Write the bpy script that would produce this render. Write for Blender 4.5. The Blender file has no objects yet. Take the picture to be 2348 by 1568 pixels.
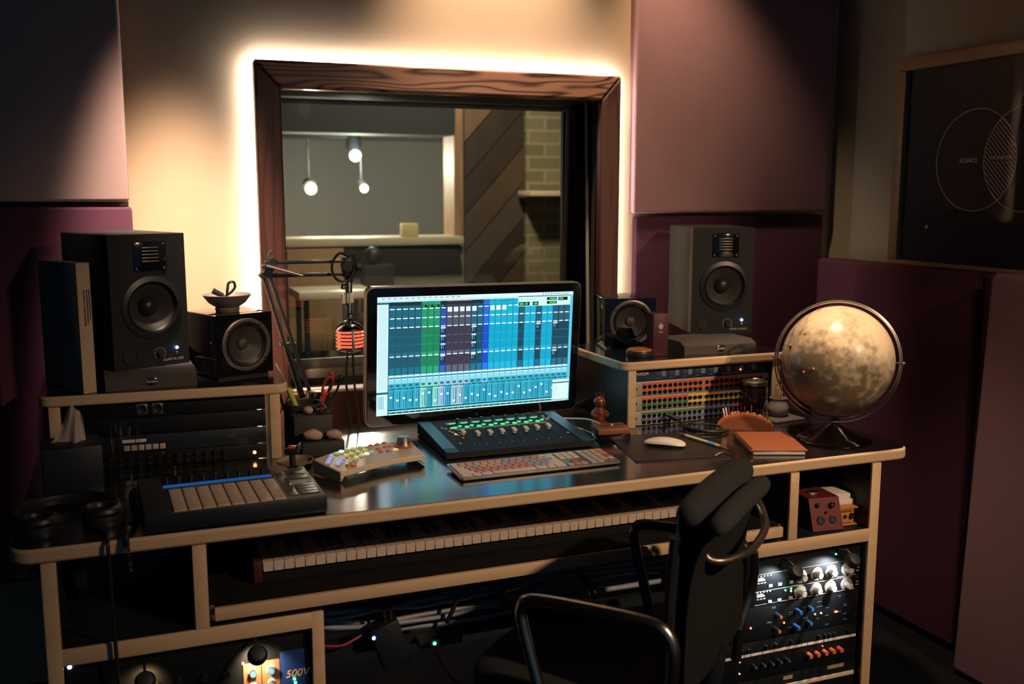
import bpy, bmesh, math, random
from mathutils import Vector, Matrix, Euler
from math import sin, cos, pi, radians as R
rnd = random.Random(7)
scn = bpy.context.scene
COL = scn.collection
VEC = Vector

# ------------------------------------------------------------------ camera, world, lights, exposure
cam_d = bpy.data.cameras.new('camera')
cam = bpy.data.objects.new('camera', cam_d); COL.objects.link(cam)
cam_d.sensor_width = 36; cam_d.lens = 36 * 2278 / 2348
cam.location = (0, 0, 1.44)
cam.rotation_euler = (R(90 - 8.5), 0, R(-21.3))
cam_d.clip_start = .05
cam_d.dof.use_dof = True; cam_d.dof.focus_distance = 2.62; cam_d.dof.aperture_fstop = 2.8
scn.camera = cam

wd = bpy.data.worlds.new('dim_room'); scn.world = wd; wd.use_nodes = True
wd.node_tree.nodes['Background'].inputs[0].default_value = (.10, .30, .52, 1)
wd.node_tree.nodes['Background'].inputs[1].default_value = .15

def spot(name, loc, target, watts, size, blend, colr, radius=.04):
    l = bpy.data.lights.new(name, 'SPOT'); l.energy = watts; l.spot_size = R(size); l.spot_blend = blend
    l.color = colr; l.shadow_soft_size = radius
    o = bpy.data.objects.new(name, l); COL.objects.link(o); o.location = loc
    o.rotation_euler = (VEC(target) - VEC(loc)).to_track_quat('-Z', 'Y').to_euler()
    return o
WARM = (1, .70, .44)
CEIL = 2.95
spot('ceiling_downlight', (1.52, 2.05, 2.73), (1.76, 2.16, 1.0), 170, 36, 1, WARM, .045)
spot('ceiling_downlight', (1.52, 2.70, 2.73), (1.92, 3.05, 1.50), 66, 50, 1, WARM, .045)
spot('ceiling_downlight', (2.14, -.60, 2.60), (1.30, 2.10, .68), 280, 54, 1, WARM, .05)
spot('ceiling_downlight', (.17, 2.42, 2.88), (.16, 2.976, 1.20), 760, 25, 1, (1, .76, .59), .05)
spot('ceiling_downlight', (1.12, 2.80, 2.88), (1.15, 3.07, 1.98), 170, 54, 1, (1, .76, .56), .04)
spot('live_room_lamp', (1.5, 4.3, 2.7), (1.7, 5.5, 1.3), 115, 130, 1, (1, .84, .58), .1)
def lamp(name, loc, watts, colr, radius):
    l = bpy.data.lights.new(name, 'POINT'); l.energy = watts; l.color = colr; l.shadow_soft_size = radius
    o = bpy.data.objects.new(name, l); COL.objects.link(o); o.location = loc
lamp('track_bulb_light', (1.39, 6.22, 1.63), 34, (1, .95, .82), .05)
lamp('spotlight_light', (1.11, 6.2, 1.44), 16, (1, .88, .62), .04)

scn.view_settings.view_transform = 'Standard'; scn.view_settings.look = 'None'
scn.view_settings.exposure = 0; scn.view_settings.gamma = 1; scn.view_settings.use_curve_mapping = False
scn.cycles.use_denoising = True
scn.cycles.max_bounces = 8; scn.cycles.transparent_max_bounces = 12
scn.cycles.sample_clamp_indirect = 4

# ------------------------------------------------------------------ materials
def lin(h):
    h = h.lstrip('#'); c = [int(h[i:i+2], 16) / 255 for i in (0, 2, 4)]
    return tuple(x / 12.92 if x <= .04045 else ((x + .055) / 1.055) ** 2.4 for x in c) + (1,)
def C4(c):
    return lin(c) if isinstance(c, str) else (tuple(c) + (1,) if len(c) == 3 else tuple(c))
MATS = {}
def mat(name, c, rough=.5, metal=0, bump=0, bscale=200, vary=0, vscale=30, coat=0, spec=.5, sheen=0):
    if name in MATS: return MATS[name]
    m = bpy.data.materials.new(name); m.use_nodes = True; nt = m.node_tree
    b = nt.nodes['Principled BSDF']; c = C4(c)
    b.inputs['Base Color'].default_value = c; b.inputs['Roughness'].default_value = rough
    b.inputs['Metallic'].default_value = metal; b.inputs['Specular IOR Level'].default_value = spec
    if coat: b.inputs['Coat Weight'].default_value = coat; b.inputs['Coat Roughness'].default_value = .08
    if sheen: b.inputs['Sheen Weight'].default_value = sheen
    if bump or vary:
        tc = nt.nodes.new('ShaderNodeTexCoord')
    if bump:
        n = nt.nodes.new('ShaderNodeTexNoise'); n.inputs['Scale'].default_value = bscale; n.inputs['Detail'].default_value = 3
        bp = nt.nodes.new('ShaderNodeBump'); bp.inputs['Strength'].default_value = bump; bp.inputs['Distance'].default_value = .002
        nt.links.new(tc.outputs['Object'], n.inputs['Vector']); nt.links.new(n.outputs['Fac'], bp.inputs['Height'])
        nt.links.new(bp.outputs['Normal'], b.inputs['Normal'])
    if vary:
        n = nt.nodes.new('ShaderNodeTexNoise'); n.inputs['Scale'].default_value = vscale; n.inputs['Detail'].default_value = 4
        mx = nt.nodes.new('ShaderNodeMix'); mx.data_type = 'RGBA'
        mx.inputs[6].default_value = tuple(x * (1 - vary) for x in c[:3]) + (1,)
        mx.inputs[7].default_value = tuple(min(1, x * (1 + vary)) for x in c[:3]) + (1,)
        nt.links.new(tc.outputs['Object'], n.inputs['Vector']); nt.links.new(n.outputs['Fac'], mx.inputs[0])
        nt.links.new(mx.outputs[2], b.inputs['Base Color'])
    MATS[name] = m; return m
def emit(name, c, s=1.0):
    if name in MATS: return MATS[name]
    m = bpy.data.materials.new(name); m.use_nodes = True; b = m.node_tree.nodes['Principled BSDF']
    b.inputs['Base Color'].default_value = (.02, .02, .02, 1); b.inputs['Roughness'].default_value = .3
    b.inputs['Emission Color'].default_value = C4(c); b.inputs['Emission Strength'].default_value = s
    MATS[name] = m; return m
def woodmat(name, c1, c2, scale=(1, 1, 1), wscale=8, dist=6, rough=.45, detail=2, coat=0, lo=.25, hi=.75):
    m = bpy.data.materials.new(name); m.use_nodes = True; nt = m.node_tree; b = nt.nodes['Principled BSDF']
    tc = nt.nodes.new('ShaderNodeTexCoord'); mp = nt.nodes.new('ShaderNodeMapping'); mp.inputs['Scale'].default_value = scale
    w = nt.nodes.new('ShaderNodeTexWave'); w.wave_type = 'RINGS'; w.inputs['Scale'].default_value = wscale
    w.inputs['Distortion'].default_value = dist; w.inputs['Detail'].default_value = detail; w.inputs['Detail Scale'].default_value = 1.4
    nz = nt.nodes.new('ShaderNodeTexNoise'); nz.inputs['Scale'].default_value = 60; nz.inputs['Detail'].default_value = 5
    ad = nt.nodes.new('ShaderNodeMath'); ad.operation = 'MULTIPLY_ADD'; ad.inputs[1].default_value = .35
    cr = nt.nodes.new('ShaderNodeValToRGB'); cr.color_ramp.elements[0].position = lo; cr.color_ramp.elements[0].color = C4(c1)
    cr.color_ramp.elements[1].position = hi + .2; cr.color_ramp.elements[1].color = C4(c2)
    L = nt.links.new
    L(tc.outputs['Object'], mp.inputs['Vector']); L(mp.outputs[0], w.inputs['Vector']); L(mp.outputs[0], nz.inputs['Vector'])
    L(nz.outputs['Fac'], ad.inputs[0]); L(w.outputs['Fac'], ad.inputs[2]); L(ad.outputs[0], cr.inputs[0]); L(cr.outputs[0], b.inputs['Base Color'])
    b.inputs['Roughness'].default_value = rough
    if coat: b.inputs['Coat Weight'].default_value = coat; b.inputs['Coat Roughness'].default_value = .12
    MATS[name] = m; return m
def grainmat(name, c1, c2, scale, freq, rough=.45, coat=0, fine=.25):
    m = bpy.data.materials.new(name); m.use_nodes = True; nt = m.node_tree; b = nt.nodes['Principled BSDF']; L = nt.links.new
    tc = nt.nodes.new('ShaderNodeTexCoord'); mp = nt.nodes.new('ShaderNodeMapping'); mp.inputs['Scale'].default_value = scale
    a = nt.nodes.new('ShaderNodeTexNoise'); a.inputs['Scale'].default_value = 1; a.inputs['Detail'].default_value = 1.2
    f = nt.nodes.new('ShaderNodeTexNoise'); f.inputs['Scale'].default_value = 14; f.inputs['Detail'].default_value = 4
    m1 = nt.nodes.new('ShaderNodeMath'); m1.operation = 'MULTIPLY'; m1.inputs[1].default_value = freq
    m2 = nt.nodes.new('ShaderNodeMath'); m2.operation = 'PINGPONG'; m2.inputs[1].default_value = 1
    m3 = nt.nodes.new('ShaderNodeMath'); m3.operation = 'MULTIPLY_ADD'; m3.inputs[1].default_value = fine
    cr = nt.nodes.new('ShaderNodeValToRGB'); e = cr.color_ramp.elements; e[0].position = .08; e[0].color = C4(c1); e[1].position = .62; e[1].color = C4(c2)
    L(tc.outputs['Object'], mp.inputs['Vector']); L(mp.outputs[0], a.inputs['Vector']); L(mp.outputs[0], f.inputs['Vector'])
    L(a.outputs['Fac'], m1.inputs[0]); L(m1.outputs[0], m2.inputs[0]); L(f.outputs['Fac'], m3.inputs[0]); L(m2.outputs[0], m3.inputs[2]); L(m3.outputs[0], cr.inputs[0])
    L(cr.outputs[0], b.inputs['Base Color']); b.inputs['Roughness'].default_value = rough
    if coat: b.inputs['Coat Weight'].default_value = coat; b.inputs['Coat Roughness'].default_value = .12
    MATS[name] = m; return m
def glassmat(name, tint, refl=1.0, rough=.02):
    m = bpy.data.materials.new(name); m.use_nodes = True; nt = m.node_tree
    out = nt.nodes['Material Output']; nt.nodes.remove(nt.nodes['Principled BSDF'])
    t = nt.nodes.new('ShaderNodeBsdfTransparent'); t.inputs[0].default_value = C4(tint)
    g = nt.nodes.new('ShaderNodeBsdfGlossy'); g.inputs['Roughness'].default_value = rough; g.inputs[0].default_value = (refl, refl, refl, 1)
    fr = nt.nodes.new('ShaderNodeFresnel'); fr.inputs[0].default_value = 1.5
    mx = nt.nodes.new('ShaderNodeMixShader')
    ge = nt.nodes.new('ShaderNodeNewGeometry'); fm = nt.nodes.new('ShaderNodeMath'); fm.operation = 'SUBTRACT'; fm.use_clamp = True
    nt.links.new(fr.outputs[0], fm.inputs[0]); nt.links.new(ge.outputs['Backfacing'], fm.inputs[1])
    nt.links.new(fm.outputs[0], mx.inputs[0]); nt.links.new(t.outputs[0], mx.inputs[1]); nt.links.new(g.outputs[0], mx.inputs[2])
    nt.links.new(mx.outputs[0], out.inputs[0]); MATS[name] = m; return m

M_wall = mat('beige_paint', (.60, .43, .28), .75, bump=.12, bscale=90, vary=.06, vscale=6, spec=.25)
M_dkceil = mat('charcoal_ceiling', (.02, .022, .026), .9)
M_floor = mat('dark_floor', (.006, .007, .009), .9, vary=.3, spec=.05)
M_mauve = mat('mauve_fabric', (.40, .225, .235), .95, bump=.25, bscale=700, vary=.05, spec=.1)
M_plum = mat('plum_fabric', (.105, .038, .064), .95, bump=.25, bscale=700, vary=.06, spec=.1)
M_black = mat('black_plastic', (.009, .0125, .018), .5)
M_satin = mat('satin_black', (.016, .018, .021), .38)
M_gloss = mat('gloss_black', (.006, .007, .009), .08, coat=.6)
M_lam = mat('black_laminate', (.011, .0115, .013), .17, bump=.02, bscale=900, spec=1.0, coat=.8)
M_lam.node_tree.nodes['Principled BSDF'].inputs['Coat Roughness'].default_value = .15
M_maple = grainmat('maple_edge', (.58, .385, .225), (.66, .45, .275), (1.5, 14, 14), 5, .5, fine=.5)
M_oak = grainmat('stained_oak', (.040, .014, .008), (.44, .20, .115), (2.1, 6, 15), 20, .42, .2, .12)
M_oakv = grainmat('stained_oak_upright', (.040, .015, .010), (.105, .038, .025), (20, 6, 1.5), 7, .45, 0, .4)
M_brown = grainmat('walnut_wood', (.15, .040, .018), (.30, .092, .046), (90, 9, 90), 1.3, .45, 0, .8)
M_orangewood = grainmat('orange_varnished_wood', (.46, .12, .025), (.60, .18, .045), (12, 60, 60), 2, .25, .5, .3)
M_foam = mat('grey_foam', (.088, .074, .064), .95, bump=.5, bscale=900)
M_cone = mat('speaker_cone', (.055, .048, .042), .30, bump=.3, bscale=1600)
M_rubber = mat('rubber', (.012, .012, .013), .45)
M_ring = mat('grey_metal_ring', (.16, .135, .12), .35, .6)
M_chrome = mat('chrome', (.72, .70, .68), .12, 1)
M_steel = mat('brushed_steel', (.45, .42, .38), .32, 1)
M_alu = mat('silver_aluminium', (.55, .50, .45), .35, .9)
M_white = mat('white_plastic', (.82, .76, .68), .35)
M_ivory = mat('ivory_plastic', (.72, .58, .44), .35)
M_cream = mat('cream_paint', (.78, .62, .46), .5)
M_panelgrey = mat('grey_faceplate', (.42, .36, .32), .45, .2)
M_navy = mat('navy_faceplate', (.012, .03, .07), .4)
M_gear = mat('charcoal_faceplate', (.006, .0075, .009), .5, spec=.25)
M_teal = mat('teal_metal', (.03, .14, .21), .35, .5)
M_slate = mat('slate_block', (.03, .031, .032), .6, bump=.3, bscale=300)
M_red = mat('red_enamel', (.15, .018, .024), .4)
M_orange = mat('orange_plastic', (.72, .16, .05), .4)
M_amber = mat('amber_enamel', (.62, .25, .05), .4)
M_bluek = mat('blue_plastic', (.04, .16, .50), .35)
M_pebble = mat('speckled_pebble', (.50, .32, .24), .8, vary=.5, vscale=120, bump=.4, bscale=150)
M_paper = mat('white_paper', (.80, .70, .64), .8)
M_print = mat('pale_print', (.50, .46, .42), .6)
M_ink = mat('black_ink', (.015, .015, .015), .7)
M_gold = mat('brass', (.62, .40, .16), .3, 1)
M_leather = mat('dark_leather', (.020, .017, .017), .38, bump=.25, bscale=500)
M_mesh = mat('charcoal_mesh_fabric', (.016, .019, .021), .9, bump=.5, bscale=900)
M_seatf = mat('black_seat_fabric', (.010, .012, .013), .95, bump=.3, bscale=900)
M_glass = glassmat('window_glass', (.985, .99, .965))
M_clear = glassmat('clear_glass', (.96, .97, .96))
M_posterglass = glassmat('poster_glass', (.99, .99, .99), .35)

# ------------------------------------------------------------------ mesh builder
class MB:
    def __init__(s): s.b = bmesh.new()
    def _fin(s, vs, mi, M, sm):
        if M is not None: bmesh.ops.transform(s.b, matrix=M, verts=vs)
        fs = {f for v in vs for f in v.link_faces}
        for f in fs: f.material_index = mi; f.smooth = sm
        return s
    def box(s, x0, x1, y0, y1, z0, z1, bev=0, mi=0, M=None, seg=2):
        r = bmesh.ops.create_cube(s.b, size=1)['verts']
        bmesh.ops.transform(s.b, matrix=Matrix.Translation(((x0+x1)/2, (y0+y1)/2, (z0+z1)/2)) @ Matrix.Diagonal((abs(x1-x0), abs(y1-y0), abs(z1-z0), 1)), verts=r)
        if bev:
            es = list({e for v in r for e in v.link_edges})
            q = bmesh.ops.bevel(s.b, geom=es, offset=bev, segments=seg, profile=.5, affect='EDGES')
            r = list({v for f in q['faces'] for v in f.verts} | {v for v in r if v.is_valid})
            isl = set(r); st = list(r)
            while st:
                v = st.pop()
                for e in v.link_edges:
                    o = e.other_vert(v)
                    if o not in isl: isl.add(o); st.append(o)
            r = list(isl)
        return s._fin(r, mi, M, bool(bev))
    def prism(s, poly, z0, z1, mi=0, M=None, sm=False):
        lo = [s.b.verts.new((x, y, z0)) for x, y in poly]; hi = [s.b.verts.new((x, y, z1)) for x, y in poly]
        n = len(poly); s.b.faces.new(lo[::-1]); s.b.faces.new(hi)
        for i in range(n): s.b.faces.new((lo[i], lo[(i+1) % n], hi[(i+1) % n], hi[i]))
        return s._fin(lo + hi, mi, M, sm)
    def lathe(s, prof, n=32, mi=0, M=None, sm=True, a0=0, a1=2*pi):
        full = abs(a1 - a0 - 2*pi) < 1e-6; rows = []; vs = []
        for r, z in prof:
            if r < 1e-6: v = s.b.verts.new((0, 0, z)); rows.append([v]); vs.append(v)
            else:
                k = n if full else n + 1
                rw = [s.b.verts.new((r*cos(a0+(a1-a0)*i/n), r*sin(a0+(a1-a0)*i/n), z)) for i in range(k)]
                rows.append(rw); vs += rw
        for A, B in zip(rows, rows[1:]):
            m = max(len(A), len(B))
            for i in range(n if full else n):
                j = (i+1) % m if full else i+1
                f = []
                if len(A) == 1 and len(B) == 1: continue
                if len(A) == 1: f = (A[0], B[j], B[i])
                elif len(B) == 1: f = (A[i], A[j], B[0])
                else: f = (A[i], A[j], B[j], B[i])
                s.b.faces.new(f)
        return s._fin(vs, mi, M, sm)
    def cyl(s, p0, p1, r0, r1=None, n=16, mi=0, sm=True):
        p0, p1 = VEC(p0), VEC(p1); r1 = r0 if r1 is None else r1; d = p1 - p0
        M = Matrix.Translation(p0) @ d.to_track_quat('Z', 'Y').to_matrix().to_4x4()
        return s.lathe([(0, 0), (r0, 0), (r1, d.length), (0, d.length)], n, mi, M, sm)
    def sphere(s, c, r, mi=0, n=16, M=None):
        if not hasattr(r, '__len__'): r = (r, r, r)
        q = bmesh.ops.create_uvsphere(s.b, u_segments=n, v_segments=max(6, n//2 + 2), radius=1)['verts']
        bmesh.ops.transform(s.b, matrix=Matrix.Translation(c) @ (M or Matrix()) @ Matrix.Diagonal((r[0], r[1], r[2], 1)), verts=q)
        return s._fin(q, mi, None, True)
    def torus(s, R0, r0, n=48, m=8, mi=0, M=None):
        vs = [[s.b.verts.new(((R0+r0*cos(b))*cos(a), (R0+r0*cos(b))*sin(a), r0*sin(b))) for b in [2*pi*j/m for j in range(m)]] for a in [2*pi*i/n for i in range(n)]]
        for i in range(n):
            for j in range(m): s.b.faces.new((vs[i][j], vs[(i+1) % n][j], vs[(i+1) % n][(j+1) % m], vs[i][(j+1) % m]))
        return s._fin([v for q in vs for v in q], mi, M, True)
    def tube(s, pts, r, n=8, mi=0, smooth=6, flat=None, closed=False):
        P = [VEC(p) for p in pts]
        if smooth and len(P) > 2:
            Q = []
            for i in range(len(P)-1):
                a, b, c, d = P[max(i-1, 0)], P[i], P[i+1], P[min(i+2, len(P)-1)]
                for k in range(smooth):
                    t = k/smooth; Q.append(.5*((2*b)+(c-a)*t+(2*a-5*b+4*c-d)*t*t+(3*b-a-3*c+d)*t**3))
            Q.append(P[-1]); P = Q
        rows = []; T0 = (P[1]-P[0]).normalized(); up = VEC((0, 0, 1)) if abs(T0.z) < .9 else VEC((1, 0, 0)); N = (up - T0*up.dot(T0)).normalized()
        for i, p in enumerate(P):
            T = (P[min(i+1, len(P)-1)] - P[max(i-1, 0)]).normalized(); N = (N - T*N.dot(T)).normalized(); B = T.cross(N)
            rr = r(i/(len(P)-1)) if callable(r) else r; fl = flat or 1
            rows.append([s.b.verts.new(p + N*(rr*fl*cos(2*pi*j/n)) + B*(rr*sin(2*pi*j/n))) for j in range(n)])
        for A, B in zip(rows, rows[1:]):
            for j in range(n): s.b.faces.new((A[j], A[(j+1) % n], B[(j+1) % n], B[j]))
        s.b.faces.new(rows[0][::-1]); s.b.faces.new(rows[-1])
        return s._fin([v for q in rows for v in q], mi, None, True)
    def quad(s, pts, mi=0):
        vs = [s.b.verts.new(p) for p in pts]; s.b.faces.new(vs); return s._fin(vs, mi, None, False)
    def grid(s, fn, nu, nv, mi=0, sm=True, thick=0):
        vs = [[s.b.verts.new(fn(i/nu, j/nv)) for j in range(nv+1)] for i in range(nu+1)]
        for i in range(nu):
            for j in range(nv): s.b.faces.new((vs[i][j], vs[i+1][j], vs[i+1][j+1], vs[i][j+1]))
        al = [v for q in vs for v in q]; s._fin(al, mi, None, sm)
        if thick:
            fs = list({f for v in al for f in v.link_faces})
            bmesh.ops.solidify(s.b, geom=fs, thickness=thick)
        return s

def holed(mb, x0, x1, z0, z1, cx, cz, r, y0, y1, mi=0):
    b = mb.b; an = sorted([2*pi*i/56 for i in range(56)] + [math.atan2(z-cz, x-cx) % (2*pi) for x in (x0, x1) for z in (z0, z1)])
    def out(a):
        c, s_ = cos(a), sin(a); t = 9e9
        if abs(c) > 1e-9: t = min(t, ((x1 if c > 0 else x0)-cx)/c)
        if abs(s_) > 1e-9: t = min(t, ((z1 if s_ > 0 else z0)-cz)/s_)
        return cx+c*t, cz+s_*t
    R_ = []
    for a in an:
        ox, oz = out(a); ix, iz = cx+r*cos(a), cz+r*sin(a)
        R_.append([b.verts.new(v) for v in ((ix, y0, iz), (ox, y0, oz), (ox, y1, oz), (ix, y1, iz))])
    n = len(R_)
    for i in range(n):
        A, B = R_[i], R_[(i+1) % n]
        for k in range(4): b.faces.new((A[k], B[k], B[(k+1) % 4], A[(k+1) % 4]))
    mb._fin([v for q in R_ for v in q], mi, None, False); return mb
def props(o, label=None, cat=None, group=None, kind=None):
    if label: o['label'] = label
    if cat: o['category'] = cat
    if group: o['group'] = group
    if kind: o['kind'] = kind
    return o
def part(name, mb, mats, parent=None, sharp=40, loc=None, rot=None, label=None):
    me = bpy.data.meshes.new(name)
    bmesh.ops.recalc_face_normals(mb.b, faces=mb.b.faces)
    mb.b.to_mesh(me); mb.b.free()
    for m in (mats if isinstance(mats, (list, tuple)) else [mats]): me.materials.append(m)
    if sharp: me.set_sharp_from_angle(angle=R(sharp))
    o = bpy.data.objects.new(name, me); COL.objects.link(o)
    if parent: o.parent = parent
    if loc: o.location = loc
    if rot: o.rotation_euler = rot
    if label: o['label'] = label
    return o
def thing(name, label, cat, loc=(0, 0, 0), rz=0, group=None):
    o = bpy.data.objects.new(name, None); COL.objects.link(o); o.empty_display_size = .05
    o.location = loc; o.rotation_euler = (0, 0, R(rz)); return props(o, label, cat, group)
def single(name, mb, mats, label, cat, group=None, loc=None, rz=0, kind=None):
    o = part(name, mb, mats, loc=loc)
    if rz: o.rotation_euler = (0, 0, R(rz))
    return props(o, label, cat, group, kind)
def struct(name, mb, mats, parent=None):
    o = part(name, mb, mats, parent)
    if not parent: o['kind'] = 'structure'
    return o
def kid(o, parent, loc=None):
    c = o.copy(); COL.objects.link(c); c.parent = parent
    if loc is not None: c.location = loc
    return c
def copytree(o, loc, rz=None, label=None, group=None, parent=None):
    c = o.copy(); COL.objects.link(c)
    if parent: c.parent = parent
    else:
        c.location = loc
        if rz is not None: c.rotation_euler = (0, 0, R(rz))
    if label: c['label'] = label
    if group: c['group'] = group
    for ch in list(o.children): copytree(ch, None, parent=c)
    return c
def text(name, s, size, m, parent, loc, rot, depth=.0004, align='CENTER', shear=0, xs=1):
    cu = bpy.data.curves.new(name, 'FONT'); cu.body = s; cu.size = size; cu.extrude = depth; cu.align_x = align; cu.align_y = 'CENTER'; cu.shear = shear
    t = bpy.data.objects.new(name, cu); COL.objects.link(t)
    dg = bpy.context.evaluated_depsgraph_get(); me = bpy.data.meshes.new_from_object(t.evaluated_get(dg)); me.name = name
    bpy.data.objects.remove(t); me.materials.clear(); me.materials.append(m)
    o = bpy.data.objects.new(name, me); COL.objects.link(o); o.location = loc; o.rotation_euler = rot; o.scale = (xs, 1, 1)
    if parent: o.parent = parent
    return o
FRONT = (R(90), 0, 0)
def rrect(x0, x1, y0, y1, r, n=6, corners=(1, 1, 1, 1)):
    out = []
    for k, (cx, cy, a) in enumerate(((x1-r, y0+r, -90), (x1-r, y1-r, 0), (x0+r, y1-r, 90), (x0+r, y0+r, 180))):
        if corners[k]: out += [(cx+r*cos(R(a+90*i/n)), cy+r*sin(R(a+90*i/n))) for i in range(n+1)]
        else: out.append(((x1, y0), (x1, y1), (x0, y1), (x0, y0))[k])
    return out
YF = Matrix.Rotation(R(90), 4, 'X')          # local +Z of a lathe -> -Y (towards the room)
def front(x, y, z): return Matrix.Translation((x, y, z)) @ YF

# ------------------------------------------------------------------ the room
WY = 3.10; RX = 2.50
struct('floor', MB().box(-2.2, 3.4, -.8, 8.2, -.1, 0), M_floor)
struct('ceiling', MB().box(-2.2, 3.4, -.8, WY+.2, CEIL, CEIL+.1).box(2.12, RX, .2, 3.046, 2.19, CEIL), M_dkceil)  # second box: unseen soffit added to cast the shadow edge on the walls
wb = MB()
HX0, HX1, HZ0, HZ1 = .455, 1.50, .835, 1.745
wb.box(-2.2, HX0, WY, WY+.24, 0, CEIL).box(HX1, RX+.1, WY, WY+.24, 0, CEIL).box(HX0, HX1, WY, WY+.24, 0, HZ0).box(HX0, HX1, WY, WY+.24, HZ1, CEIL)
struct('wall_back', wb, M_wall)
struct('wall_right', MB().box(RX, RX+.1, -.8, WY, 0, CEIL), mat('dimmed_beige_paint', (.33, .29, .215), .8, bump=.12, bscale=90, vary=.06, vscale=6, spec=.2))  # beige paint darkened to stand for the dimmer light on this wall
struct('wall_left', MB().box(-2.2, -2.1, -.8, WY, 0, CEIL), mat('dark_wall', (.02, .024, .03), .9))

# control-room window
win = bpy.data.objects.new('window_1', None); COL.objects.link(win); win['kind'] = 'structure'
FX0, FX1, FZ0, FZ1 = .380, 1.572, .700, 1.825
def mitre(kind):
    y0, y1 = 3.028, 3.0782
    o = [(FX0, FZ0), (FX1, FZ0), (FX1, FZ1), (FX0, FZ1)]; i = [(HX0, HZ0), (HX1, HZ0), (HX1, HZ1), (HX0, HZ1)]
    a, b = {'b': (0, 1), 'r': (1, 2), 't': (2, 3), 'l': (3, 0)}[kind]
    M = Matrix.Rotation(R(90), 4, 'X')
    return MB().prism([o[a], o[b], i[b], i[a]], -y1, -y0, M=M)
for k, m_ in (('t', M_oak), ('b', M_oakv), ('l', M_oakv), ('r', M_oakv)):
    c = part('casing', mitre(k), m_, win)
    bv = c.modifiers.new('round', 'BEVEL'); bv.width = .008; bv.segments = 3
jm = MB()
jm.box(HX0-.012, HX0, 3.06, 3.36, HZ0, HZ1).box(HX1, HX1+.012, 3.06, 3.36, HZ0, HZ1).box(HX0, HX1, 3.06, 3.36, HZ1, HZ1+.012)
part('jamb', jm, mat('dark_jamb', (.028, .026, .024), .6), win)
part('sill', MB().box(HX0, HX1, 3.06, 3.36, HZ0-.012, HZ0).box(HX0, HX1, 3.24, 3.27, HZ0, HZ0+.03, .004).box(HX0, HX1, 3.30, 3.33, HZ0, HZ0+.055, .004), M_cream, win)
def pane(x0, x1, yb, yt, z0, z1):
    return MB().box(x0, x1, -.003, .003, 0, math.hypot(z1-z0, yt-yb), M=Matrix.Translation((0, yb, z0)) @ Matrix.Rotation(math.atan2(-(yt-yb), z1-z0), 4, 'X'))
part('pane', pane(HX0+.001, HX1-.001, 3.105, 3.15, HZ0+.002, HZ1-.002), M_glass, win)
part('pane', pane(HX0+.001, HX1-.001, 3.30, 3.27, HZ0+.056, HZ1-.002), M_glass, win)
bead = mat('glazing_bead', (.42, .34, .24), .5)
part('glazing_bead', MB().tube([(HX1-.006, 3.095, HZ0), (HX1-.004, 3.14, HZ1)], .006, 6, smooth=0), bead, win)
part('glazing_bead', MB().tube([(HX1-.006, 3.315, HZ0+.05), (HX1-.006, 3.285, HZ1)], .009, 6, smooth=0).tube([(HX0, 3.285, HZ1-.012), (HX1, 3.285, HZ1-.012)], .008, 6, smooth=0), bead, win)
# LED strip behind the casing, facing the wall
lm = MB(); e = .007; lw = .008; ly = 3.0792
for x0, x1, z0, z1 in ((FX0+e, FX1-e, FZ1-e-lw, FZ1-e), (FX0+e, FX1-e, FZ0+e, FZ0+e+lw), (FX0+e, FX0+e+lw, FZ0+e+lw, FZ1-e-lw), (FX1-e-lw, FX1-e, FZ0+e+lw, FZ1-e-lw)):
    lm.quad([(x0, ly, z0), (x1, ly, z0), (x1, ly, z1), (x0, ly, z1)])
single('led_strip', lm, emit('led_glow', (1, .97, .94), 300), 'glowing white light strip fixed behind the wooden window casing', 'light strip')

# ---- live room beyond the glass
FY = 5.5
M_live = mat('live_room_plaster', (.20, .19, .15), .9, vary=.1, vscale=5)
wf = MB()
wf.box(-.6, .62, FY, FY+.15, 0, 2.75).box(1.80, 3.4, FY, FY+.15, 0, 2.75).box(.62, 1.80, FY, FY+.15, 0, 1.19).box(.62, 1.80, FY, FY+.15, 1.93, 2.75)
struct('wall_far', wf, M_live)
struct('ceiling', MB().box(-.6, 3.4, WY+.24, 8.2, 2.75, 2.85), M_dkceil)
struct('wall_side', MB().box(-.7, -.6, WY+.24, 8.2, 0, 2.75).box(3.4, 3.5, WY+.24, 8.2, 0, 2.75), M_live)
struct('wall_rear', MB().box(-.6, 3.4, 8.0, 8.1, 0, 2.75), mat('pale_rear_wall', (.46, .44, .40), .9))
struct('trim_soffit', MB().prism([(FY+.3, 2.75), (8.0, 2.75), (8.0, 1.86), (6.9, 1.86)], -.6, 3.4, M=Matrix(((0, 0, 1, 0), (1, 0, 0, 0), (0, 1, 0, 0), (0, 0, 0, 1)))), mat('pale_soffit', (.40, .40, .40), .9))
w2 = bpy.data.objects.new('window_2', None); COL.objects.link(w2); w2['kind'] = 'structure'
M_lw = grainmat('live_room_wood', (.26, .15, .075), (.36, .21, .11), (20, 20, 2), 4, .5)
part('frame', MB().box(1.775, 1.825, FY-.04, FY+.16, 1.14, 1.97), M_lw, w2)
part('ledge', MB().box(.62, 1.80, FY-.14, FY+.16, 1.155, 1.20, .006), mat('ledge_paint', (.50, .44, .34), .6), w2)
part('lintel', MB().box(.62, 1.78, FY-.05, FY+.16, 1.765, 1.95), mat('lintel_paint', (.028, .030, .032), .8), w2)
M_plank = [mat('plank_%s' % n, c, .6, vary=.25, vscale=9) for n, c in (('umber', (.095, .060, .040)), ('dark', (.045, .030, .022)), ('tan', (.17, .105, .065)), ('grey', (.085, .070, .055)))]
pw = thing('plank_panel', 'dark wooden wall panel of diagonal boards beside the brick pier seen through the glass', 'wall panel', (1.83, FY-.05, .5))
pm = MB(); bw = .145; W_, H_ = .36, 1.75
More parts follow.
